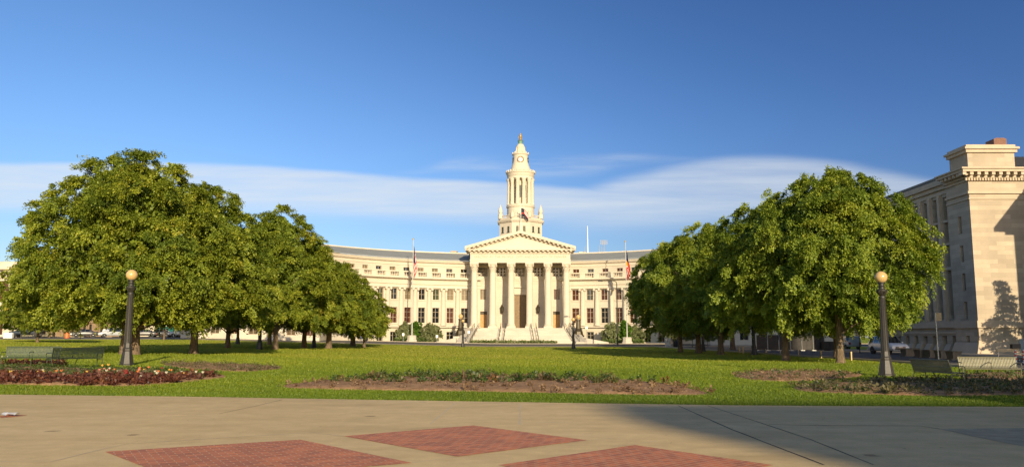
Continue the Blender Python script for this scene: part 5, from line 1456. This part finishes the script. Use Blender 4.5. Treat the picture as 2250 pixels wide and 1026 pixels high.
# wooden stakes
sk = MB(); sk.box(-.05,.05,-.05,.05,-.05,.62); sk.box(-.06,.06,-.06,.06,.5,.6); so_ = sk.build('wooden_stake', mat('pale_wood', (.55,.40,.20), .8, .15), None, 'x', 'stake', 'stakes along the lawn edge', base=(0,0,0))
u4 = []
for px, py, sc, lb in ((1871, 792, 1.0, 'pale wooden stake right of the biggest maple trunk'), (1625, 776, 1.1, 'left of the two pale stakes near the sunlit lamp'), (1633, 776.5, 1.1, 'right of the two pale stakes near the sunlit lamp'),
                       (1683, 777.5, .75, 'short stake before the left part of the construction fence'), (1715, 779, .6, 'short stake beside the shaded dark trunk'), (1755, 783, .9, 'thin stake at the kerb before the construction fence'), (1805, 787, .9, 'thin stake left of the biggest maple trunk')):
    place(so_, u4, gnd(px, py), 0, lb, 'stakes along the lawn edge', (sc*.8, sc*.8, sc))
# far left street things
x, y, z = post_at(18, 143); a = MB(); 
for i in range(3): a.box(x-.75+.52*i, x-.27+.52*i, y-.25, y+.25, z, z+.95); a.box(x-.70+.52*i, x-.32+.52*i, y-.27, y-.25, z+.45, z+.85); 
a.build('newspaper_box', m_white, None, 'white newspaper boxes at the kerb, far left', 'newspaper box', base=(x, y, z))
x, y, z = post_at(147, 144); a = MB(); a.lathe((x, y, z), [(.42,0),(.42,.08),(.33,.1),(.28,.95),(.1,1.0)], 14); a.build('traffic_barrel', mat('orange_plastic', (.75,.14,.02), .5, .05), None, 'orange traffic barrel between the pickup and the sedan', 'traffic barrel', base=(x, y, z))
x, y, z = post_at(83, 143.5); ks = empty('information_kiosk', (x, y, z), 'dark upright kiosk panel in front of the pickup', 'kiosk')
a = MB(); a.box(x-.7, x+.7, y-.12, y+.12, z+.4, z+2.1); a.box(x-.75, x+.75, y-.2, y+.2, z+2.1, z+2.25); a.build('panel', m_lamp_iron, ks)
for s in (-1, 1): a = MB(); a.box(x+s*.6-.06, x+s*.6+.06, y-.06, y+.06, z-.05, z+.4); a.build('leg', m_lamp_iron, ks)
x, y, z = post_at(803, 149.5); a = MB(); a.lathe((x, y, z), [(.3,0),(.36,.1),(.38,.95),(.42,.97),(.42,1.05),(.3,1.15),(.05,1.2)], 14); a.build('litter_bin', m_black, None, 'black litter bin beside the seated blue figure', 'litter bin', base=(x, y, z))
x, y, z = post_at(1484, 128); a = MB(); a.lathe((x, y, z), [(.3,0),(.36,.1),(.38,.95),(.42,.97),(.42,1.05),(.3,1.15),(.05,1.2)], 14); a.build('litter_bin', m_black, None, 'black litter bin on the far right pavement left of the dark trunks', 'litter bin', base=(x, y, z))
for px, lb in ((1464, 'left of two grey stone bollards by the right wing'), (1471, 'right of two grey stone bollards by the right wing')):
    x, y, z = post_at(px, 140.5); a = MB(); a.lathe((x, y, z), [(.28,0),(.28,.08),(.24,.1),(.22,1.0),(.25,1.05),(.1,1.2)], 12); a.build('stone_bollard', m_granite, None, lb, 'bollard', 'bollards by the right wing', base=(x, y, z))
# right edge: barrier, board and striped posts
x, y, z = post_at(2225, 58); bb = empty('road_barrier', (x, y, z), 'pale road barrier board with a dark box on top behind the sunlit bench', 'barrier')
a = MB(); a.box(x-1.2, x+.35, y-.04, y+.04, z+.62, z+.82); a.build('board', mat('pale_board', (.5,.38,.22), .7, .1), bb)
a = MB(); a.box(x-.15, x+.45, y-.15, y+.15, z+.83, z+1.15); a.build('lamp_box', m_black, bb)
for d in (-1.05, .2):
    a = MB(); a.box(x+d-.04, x+d+.04, y-.3, y+.3, z, z+.06); a.box(x+d-.03, x+d+.03, y+.045, y+.09, z+.06, z+.95); a.build('leg', m_steel, bb)
m_pink = mat('red_reflector', (.65,.12,.08), .5, .1)
for px, lb in ((2229, 'red and white striped marker post behind the sunlit bench'), (2247, 'red and white striped marker post at the right edge of the photo')):
    x, y, z = post_at(px, 52); a = MB(); a.lathe((x, y, z), [(.14,0),(.14,.05),(.05,.07),(.05,.8),(.02,.82)], 10)
    for k in range(3): a.lathe((x, y, z), [(.07,.2+.22*k),(.075,.21+.22*k),(.075,.31+.22*k),(.07,.32+.22*k)], 10, 1)
    a.build('marker_post', [m_white, m_pink], None, lb, 'marker post', 'striped marker posts', base=(x, y, z))
x, y, z = post_at(2252, 60); a = MB(); a.box(x-.22, x+.5, y-.3, y+.3, z+.7, z+1.45); a.box(x-.25, x+.53, y-.33, y+.33, z+1.45, z+1.5); a.box(x+.0, x+.1, y-.05, y+.05, z-.1, z+.7); a.box(x+.2, x+.3, y-.05, y+.05, z-.1, z+.7)
a.build('utility_box', m_white, None, 'white utility box on legs at the right edge of the photo', 'utility box', base=(x, y, z))
# scrap of paper on the plaza
p = gnd(18, 917); a = MB(); rr = random.Random(2); V = []
for j in range(5):
    for i in range(6): V.append((p[0]-.15+.06*i+rr.uniform(-.02,.02), p[1]-.16+.08*j+rr.uniform(-.03,.03), .045+rr.uniform(0,.06)))
a.add(V, [(j*6+i, j*6+i+1, j*6+i+7, j*6+i+6) for j in range(4) for i in range(5)], 0, True)
a.build('paper_scrap', m_white, None, 'crumpled white paper scrap on the plaza at far left', 'litter', base=(p[0], p[1], .04))

# ------------------------------------------------------------- people
def person(name, label, loc, rz, joints, edges, rad, cloth, shoes_z=.0):
    root = empty('person', loc, label, 'person'); root.rotation_euler.z = rz
    me = bpy.data.meshes.new('body'); me.from_pydata(joints, edges, [])
    for m in cloth: me.materials.append(m)
    o = link('body', me, root)
    sk = o.modifiers.new('skin', 'SKIN'); sk.use_smooth_shade = True
    for i, r in enumerate(rad): me.skin_vertices[0].data[i].radius = (r, r)
    me.skin_vertices[0].data[0].use_root = True
    ss = o.modifiers.new('sub', 'SUBSURF'); ss.levels = ss.render_levels = 2
    dg = bpy.context.evaluated_depsgraph_get(); bpy.context.view_layer.update(); dg = bpy.context.evaluated_depsgraph_get()
    m2 = bpy.data.meshes.new_from_object(o.evaluated_get(dg)); o.modifiers.clear(); o.data = m2
    if not len(m2.materials):
        for m in cloth: m2.materials.append(m)
    # material by height: 0 trousers, 1 top, 2 skin, 3 hair, 4 shoes
    for p in m2.polygons:
        c = p.center; r = abs(c.x)
        p.use_smooth = True
        p.material_index = 4 if c.z < .08 else 0 if c.z < .93 and not (abs(c.x) > .21 and c.z > .6) else 1 if c.z < 1.43 and not (c.z < .86) else 2
        if c.z > 1.60 or (c.z > 1.47 and c.y > .03): p.material_index = 3
        if abs(c.x) > .2 and c.z < .84 and c.z > .6: p.material_index = 2
    return root
SK = mat('skin', (.42, .26, .18), .6, .05); HR = mat('dark_hair', (.03, .02, .015), .6, .2)
def walker(s1, s2):   # joints of a walking figure facing -y; s1, s2 stride of right/left leg
    J = [(0,0,.95),(0,0,1.15),(0,0,1.36),(0,0,1.50),(0,-.02,1.60),(0,-.01,1.72),
         (-.10,0,.90),(-.10,-s1*.5,.50),(-.10,-s1+.12*(s1<0),.09),(-.10,-s1-.14,.04),
         (.10,0,.90),(.10,-s2*.5-.03,.50),(.10,-s2+.12*(s2<0),.09),(.10,-s2-.14,.04),
         (-.19,0,1.40),(-.24,.04*s1*5,1.12),(-.25,s1*.6-.06,.88),(-.25,s1*.7-.08,.78),
         (.19,0,1.40),(.24,.04*s2*5,1.12),(.25,s2*.6-.06,.88),(.25,s2*.7-.08,.78)]
    E = [(0,1),(1,2),(2,3),(3,4),(4,5),(0,6),(6,7),(7,8),(8,9),(0,10),(10,11),(11,12),(12,13),(2,14),(14,15),(15,16),(16,17),(2,18),(18,19),(19,20),(20,21)]
    Rr = [.14,.13,.14,.06,.10,.09,.10,.07,.05,.04,.10,.07,.05,.04,.07,.05,.04,.03,.07,.05,.04,.03]
    return J, E, Rr
J, E, Rr = walker(.28, -.28)
x, y, z = post_at(641, 146)
person('person', 'walking person in dark clothes on the pavement behind the trees', (x, y, z+.02), R_(80), J, E, Rr, [mat('dark_trousers', (.03,.03,.045), .8, .1), mat('dark_jacket', (.02,.02,.025), .8, .1), SK, HR, m_black])
x, y, z = post_at(228, 145)
J2, E2, R2 = walker(.10, -.10)
person('person', 'standing person in a white shirt beside the silver minivan', (x, y, z+.02), R_(10), J2, E2, R2, [mat('red_shorts', (.25,.05,.03), .8, .1), m_white, SK, HR, m_black])
# seated figure in blue beside the bin, on a low wall
x, y, z = post_at(795, 149.6)
J3 = [(0,0,.52),(0,.02,.72),(0,.03,.92),(0,.02,1.06),(0,-.0,1.16),(0,-.0,1.27),(-.10,-.06,.50),(-.11,-.44,.50),(-.11,-.42,.09),(-.11,-.56,.04),(.10,-.06,.50),(.11,-.44,.50),(.11,-.42,.09),(.11,-.56,.04),(-.19,.03,.96),(-.23,-.05,.72),(-.16,-.28,.58),(-.14,-.36,.56),(.19,.03,.96),(.23,-.05,.72),(.16,-.28,.58),(.14,-.36,.56)]
pp = person('person', 'person in blue seated beside the black litter bin', (x, y, z), R_(0), J3, E, Rr, [mat('blue_jeans', (.03,.05,.14), .8, .1), mat('blue_jacket', (.03,.06,.17), .8, .1), SK, HR, m_black])
for p in pp.children[0].data.polygons:
    c = p.center; p.material_index = 4 if c.z < .08 else 0 if c.z < .60 and c.y < .05 else 1 if c.z < 1.03 else 2
    if c.z > 1.2 or (c.z > 1.08 and c.y > .04): p.material_index = 3
a = MB(); a.box(x-.7, x+.7, y-.22, y+.25, z-.05, z+.40); a.box(x-.75, x+.75, y-.26, y+.29, z+.40, z+.46); a.build('stone_bench', m_granite, None, 'low stone bench under the person in blue', 'bench', base=(x, y, z))
# ------------------------------------------------------------- flower beds and grass
def inpoly(P, poly):
    x, y = P[:, 0], P[:, 1]; c = np.zeros(len(P), bool); n = len(poly)
    for i in range(n):
        x0, y0 = poly[i][0], poly[i][1]; x1, y1 = poly[(i+1) % n][0], poly[(i+1) % n][1]
        k = (y0 > y) != (y1 > y)
        with np.errstate(divide='ignore', invalid='ignore'):
            c ^= k & (x < (x1-x0)*(y-y0)/(y1-y0) + x0)
    return c
def scatter(rng, poly, n):
    a = np.array(poly); lo, hi = a[:, :2].min(0), a[:, :2].max(0); out = []
    tot = 0
    while tot < n:
        P = lo + (hi-lo)*rng.random((n*2, 2)); P = P[inpoly(P, poly)]; out.append(P); tot += len(P)
    return np.concatenate(out)[:n]
BEDS = []
def bed(name, pix, soil=True):
    poly = [gnd(*p) for p in pix]
    # smooth outline (Chaikin)
    for _ in range(2):
        q = []
        for a, b in zip(poly, poly[1:] + poly[:1]):
            q += [tuple(np.array(a)*.75+np.array(b)*.25), tuple(np.array(a)*.25+np.array(b)*.75)]
        poly = q
    BEDS.append(poly)
    c = np.mean(np.array(poly), 0); mb = MB(); n = len(poly); rr = random.Random(n)
    rings = [1.0, .97, .8, .55, .3]; hs = [-.03, .03, .07, .09, .09]
    vs = []
    for f, h in zip(rings, hs):
        for p in poly:
            x = c[0]+(p[0]-c[0])*f; y = c[1]+(p[1]-c[1])*f; vs.append((x, y, g(x, y)+h+(rr.uniform(-.02,.03) if f < .98 else 0)))
    vs.append((c[0], c[1], g(c[0], c[1])+.09)); m = len(rings)
    fs = [(k*n+i, k*n+(i+1)%n, (k+1)*n+(i+1)%n, (k+1)*n+i) for k in range(m-1) for i in range(n)] + [((m-1)*n+i, (m-1)*n+(i+1)%n, m*n) for i in range(n)]
    mb.add(vs, fs, 0, True); o = mb.build('bed_soil', m_soil, kind='structure', sharp=180)
    if o.data.polygons[0].normal.z < 0: o.data.flip_normals()
    return poly
def plants(name, label, P, m, h, spread, nl, tint, seed, wide=.34, kind='stuff', cat='plants', up=.75):
    rng = np.random.default_rng(seed); n = len(P); k = nl
    Z = G(P[:, 0], P[:, 1]) + .03
    sc = np.repeat(rng.uniform(.6, 1.35, n), k)
    base = np.repeat(np.stack([P[:, 0], P[:, 1], Z], 1), k, 0); N_ = n*k
    a = rng.random(N_)*6.28; el = rng.beta(2, 1.6, N_)*1.5*up + .15
    D = np.stack([np.cos(a)*np.cos(el), np.sin(a)*np.cos(el), np.sin(el)], 1)
    st = rng.random(N_)**.7
    base = base + D*(st*h*.75*sc)[:, None]*np.array([spread/h, spread/h, 1])
    D2 = norm(D + rng.normal(0, .45, (N_, 3)) + np.array([0, 0, -.1]))
    Nn = norm(np.array([0, 0, .6]) + D + rng.normal(0, .5, (N_, 3))); Nn = norm(Nn - D2*np.sum(Nn*D2, 1)[:, None])
    ln = (h*.42*sc)*rng.uniform(.5, 1.2, N_)
    t = np.clip(np.repeat(rng.normal(tint, .15, n), k) + rng.normal(0, .12, N_), 0, 1)
    V, Fc = leaves(rng, base, Nn, D2, ln, ln*wide, t)
    return link(name, mesh_from_np(name, V, Fc, m, t), None, label, cat, None, kind)
rng = np.random.default_rng(77)
# centre bed
bc = bed('centre', [(592,851),(660,841),(760,832),(900,827),(1080,825),(1250,828),(1400,836),(1500,847),(1590,868),(1480,869),(1300,866),(1100,862),(900,858),(700,856)])
P = scatter(rng, bc, 900); py = P[:, 1]
row = P[(P[:, 1] > 28.0) & (P[:, 0] > -6.2) & (P[:, 0] < 6.5)]
plants('bedding_plants', 'green bedding plants along the back of the centre bed', row[:230], m_bed_green, .27, .2, 26, .55, 1)
plants('bedding_plants', 'sparse reddish bedding plants over the brown soil of the centre bed', P[:420], m_bed_purple, .18, .14, 18, .45, 2)
P = scatter(rng, bc, 5000); plants('dead_leaves', 'brown leaf litter and stubble on the centre bed', P, m_bed_purple, .06, .1, 3, .6, 3)
def spiky(px, py, h, label, seed):
    p = gnd(px, py); rr = random.Random(seed); mb = MB()
    for i in range(34):
        a = rr.random()*6.28; el = R_(rr.uniform(35, 85)); L_ = h*rr.uniform(.7, 1.1); d = Vector((math.cos(a)*math.cos(el), math.sin(a)*math.cos(el), math.sin(el)))
        s = Vector((-math.sin(a), math.cos(a), 0))*.014; o = Vector(p)
        m1 = o + d*L_*.55; e = o + d*L_ + Vector((math.cos(a), math.sin(a), -.6))*L_*.14
        mb.add([o-s, o+s, m1+s, m1-s, e], [(0,1,2,3), (3,2,4)])
    mb.build('spiky_plant', m_spike, None, label, 'plant', 'spiky plants in the centre bed', base=p)
m_spike = mat('spiky_leaf', (.10, .065, .035), .6, .4, 12)
for i, (px, py, h, lb) in enumerate(((831, 838, .42, 'spiky reddish plant farthest left in the centre bed'), (997, 838, .40, 'spiky plant just left of the tallest spiky plant'), (1019, 837, .55, 'tallest spiky plant, left of the middle of the centre bed'), (1079, 838, .40, 'spiky plant alone left of the paving joint line'),
                          (1137, 839, .36, 'lowest spiky plant near the middle of the centre bed'), (1189, 840, .46, 'spiky plant left of the reddish clump in the centre bed'), (1213, 840, .46, 'reddish spiky plant right of the middle of the centre bed'), (1350, 842, .42, 'spiky plant farthest right in the centre bed'))):
    spiky(px, py, h, lb, i)
# left bed with dark red foliage and blossoms
bL = bed('left', [(-200,815),(-60,803),(60,806),(200,812),(350,813),(470,820),(515,828),(430,838),(330,848),(200,849),(60,846),(-60,844),(-220,842)])
P = scatter(rng, bL, 2600); yy = P[:, 1]; pr_ = np.array([1.0])
def pyof(P): return 741 + (CAMZ - G(P[:, 0], P[:, 1]))*1814/P[:, 1]
red = P[pyof(P) > 829 + 3*np.sin(P[:, 0]*2.3)]; grn = P[pyof(P) <= 830]
plants('bedding_plants', 'dark red leafy bedding plants along the front of the left bed', red[:320], m_bed_red, .24, .26, 34, .45, 11, wide=.42)
plants('bedding_plants', 'green bedding plants behind the dark red row of the left bed', grn[:560], m_bed_green, .18, .22, 18, .5, 12)
def blossom(seed):
    mb = MB(); mb.tube([(0,0,0),(.01,0,.2),(0,.01,.38)], .008, 5)
    for k in range(6):
        a = k*math.pi/3; c, s = math.cos(a), math.sin(a)
        mb.add([(0,0,.38),(.055*c-.035*s,.055*s+.035*c,.43),(.075*c,.075*s,.52),(.055*c+.035*s,.055*s-.035*c,.43)], [(0,1,2,3)], 1, True)
    return mb
cols = {'yellow': (.70,.45,.08), 'orange': (.65,.20,.06), 'white': (.62,.58,.45), 'pink': (.60,.24,.17), 'red': (.30,.03,.025)}
stem = mat('flower_stem', (.05,.10,.02), .7, .1)
fl = {}
for nme, c in cols.items():
    fl[nme] = (blossom(1).build('flower', [stem, mat(nme+'_petals', c, .6, .08)], None, '%s flower blooming above the dark red foliage of the left bed' % nme, 'flower', '%s flowers in the left bed' % nme, base=(0,0,0)), [])
FL = [(224,813,'yellow'),(228,816,'pink'),(237,812,'yellow'),(240,816,'white'),(251,818,'orange'),(218,822,'pink'),(233,825,'white'),(238,820,'red'),(193,824,'yellow'),(190,826,'yellow'),(134,824,'orange'),(123,824,'orange'),
      (93,822,'white'),(95,824,'yellow'),(45,821,'red'),(22,830,'yellow'),(82,826,'yellow'),(306,817,'orange'),(316,818,'yellow'),(305,822,'pink'),(302,828,'orange'),(309,834,'white'),(276,827,'red'),(276,832,'red'),(326,816,'orange'),
      (340,824,'white'),(344,831,'white'),(347,826,'orange'),(371,818,'yellow'),(376,822,'orange'),(365,828,'white'),(398,822,'white'),(403,826,'yellow'),(420,822,'pink'),(430,826,'white'),(355,817,'red'),(16,788,'white'),(3,790,'white'),(445,828,'white'),(258,822,'white')]
for i, (px, py, nme) in enumerate(FL):
    o, u = fl[nme]; sc = random.Random(i).uniform(.55, .85)
    place(o, u, gnd(px, py+6), i*1.3, o['label'], o['group'], (sc, sc, sc*.8))
# small brown bed behind
b2 = bed('back', [(350,797),(420,799),(520,801),(632,806),(600,814),(520,818),(430,812),(360,804)])
plants('bedding_plants', 'sparse brown bedding plants on the bare bed right of the left lamp', scatter(rng, b2, 260), m_bed_grey, .18, .2, 12, .5, 21)
# bed below the left bench
plants('bedding_plants', 'low red and green plants under the left bench', scatter(rng, [gnd(*p) for p in ((-20,799),(140,799),(150,806),(-20,806))], 120), m_bed_red, .22, .2, 16, .6, 22)
# right beds
b3 = bed('right', [(1598,826),(1640,817),(1740,815),(1850,818),(1910,824),(1860,832),(1760,838),(1660,838)])
P = scatter(rng, b3, 700); plants('bedding_plants', 'purple grey bedding plants in the small bed before the right lamp', P[:260], m_bed_purple, .15, .17, 14, .6, 31)
plants('bedding_plants', 'green bedding plants at the back of the small right bed', P[420:500], m_bed_green, .18, .18, 14, .35, 32)
b4 = bed('right front', [(1730,852),(1800,841),(1950,838),(2100,838),(2300,842),(2420,850),(2420,868),(2250,870),(2050,870),(1850,866),(1750,860)])
P = scatter(rng, b4, 1500); plants('bedding_plants', 'pale green young bedding plants in the shaded front right bed', P[:430], m_bed_grey, .22, .2, 16, .45, 41)
plants('bedding_plants', 'green bedding plants among the pale ones in the front right bed', P[760:960], m_bed_green, .2, .2, 14, .5, 42)
b5 = bed('bench', [(2100,822),(2180,819),(2300,819),(2420,822),(2420,838),(2300,838),(2120,836)])
plants('bedding_plants', 'green and brown bedding plants under the sunlit right bench', scatter(rng, b5, 150), m_bed_green, .2, .22, 16, .55, 51)
m_strip = leafmat('street_planting', [(0, (.07, .12, .03)), (.5, (.16, .20, .06)), (.8, (.32, .32, .16)), (1, (.6, .55, .40))], .3)
# planting strip before the hall steps
P = np.stack([rng.uniform(xc(1036, 755, 151.8), xc(1222, 755, 151.8), 900), rng.uniform(151.0, 152.6, 900)], 1)
plants('planting_strip', 'strip of green and cream flowering plants before the hall steps', P[:620], m_strip, .62, .4, 18, .5, 61)
P = np.stack([np.concatenate([rng.uniform(xc(870,755,155), xc(945,755,155), 300), rng.uniform(xc(1325,755,155), xc(1412,755,155), 300)]), rng.uniform(154.2, 155.6, 600)], 1)
plants('planting_strip', 'low green ground cover around the flagpole bases', P, m_strip, .8, .5, 16, .3, 62)
# near grass blades
def grass():
    rng = np.random.default_rng(9); n = 680000
    u = rng.random(n); Y = 17.5*(138/17.5)**(u**1.25); X = rng.uniform(-.66, .66, n)*Y
    ey = np.interp(X, [e[0] for e in EDGE], [e[1] for e in EDGE])
    ok = Y > ey - .03*rng.random(n)
    ok &= X < 24.2
    P = np.stack([X, Y], 1)[ok]
    for b in BEDS:
        c = np.mean(np.array(b), 0)[:2]; q = [(c[0]+(p[0]-c[0])*.97, c[1]+(p[1]-c[1])*.97) for p in b]
        P = P[~inpoly(P, q)]
    P = P[~inpoly(P, [(p[0], p[1]) for p in pl] + pl2[::-1])]
    n = len(P); Z = G(P[:, 0], P[:, 1]); k = (P[:, 1]/20)**.62
    near = np.clip(1-(P[:, 1]-np.interp(P[:, 0], [e[0] for e in EDGE], [e[1] for e in EDGE]))/1.2, 0, 1)
    patch = np.sin(P[:, 0]*1.1+np.sin(P[:, 1]*.9)*2)*np.sin(P[:, 1]*1.7+P[:, 0]*.3)
    h = rng.uniform(.02, .045, n)*(1+.5*near+.35*patch)*np.minimum(k, 1.7)*np.where(P[:, 1] > 60, .8, 1)
    a = rng.random(n)*6.28; lean = rng.uniform(0, .6, n)
    base = np.stack([P[:, 0], P[:, 1], Z-.005], 1)
    w = .011*k*rng.uniform(.7, 1.4, n)
    s = np.stack([np.cos(a), np.sin(a), np.zeros(n)], 1)*w[:, None]
    tip = base + np.stack([np.cos(a+1.57)*lean*h, np.sin(a+1.57)*lean*h, h], 1)
    V = np.stack([base-s, base+s, tip+s*.25, tip-s*.25], 1).reshape(-1, 3); i = np.arange(n)[:, None]*4
    big = np.sin(P[:, 0]*.16+np.sin(P[:, 1]*.11)*2)*np.sin(P[:, 1]*.21+1.3*np.sin(P[:, 0]*.09))
    t = np.clip(rng.normal(.5, .13, n)*1 + .08*patch*np.clip(2-P[:, 1]/40, 0, 1) + .13*big - .16 + .52*np.clip((P[:, 1]-22)/50, 0, 1), 0, 1)
    link('grass', mesh_from_np('grass', V, np.concatenate([i, i+1, i+2, i+3], 1), m_grass_blade, t), None, 'short green lawn grass growing in front of the beds', 'grass', None, 'stuff')
grass()
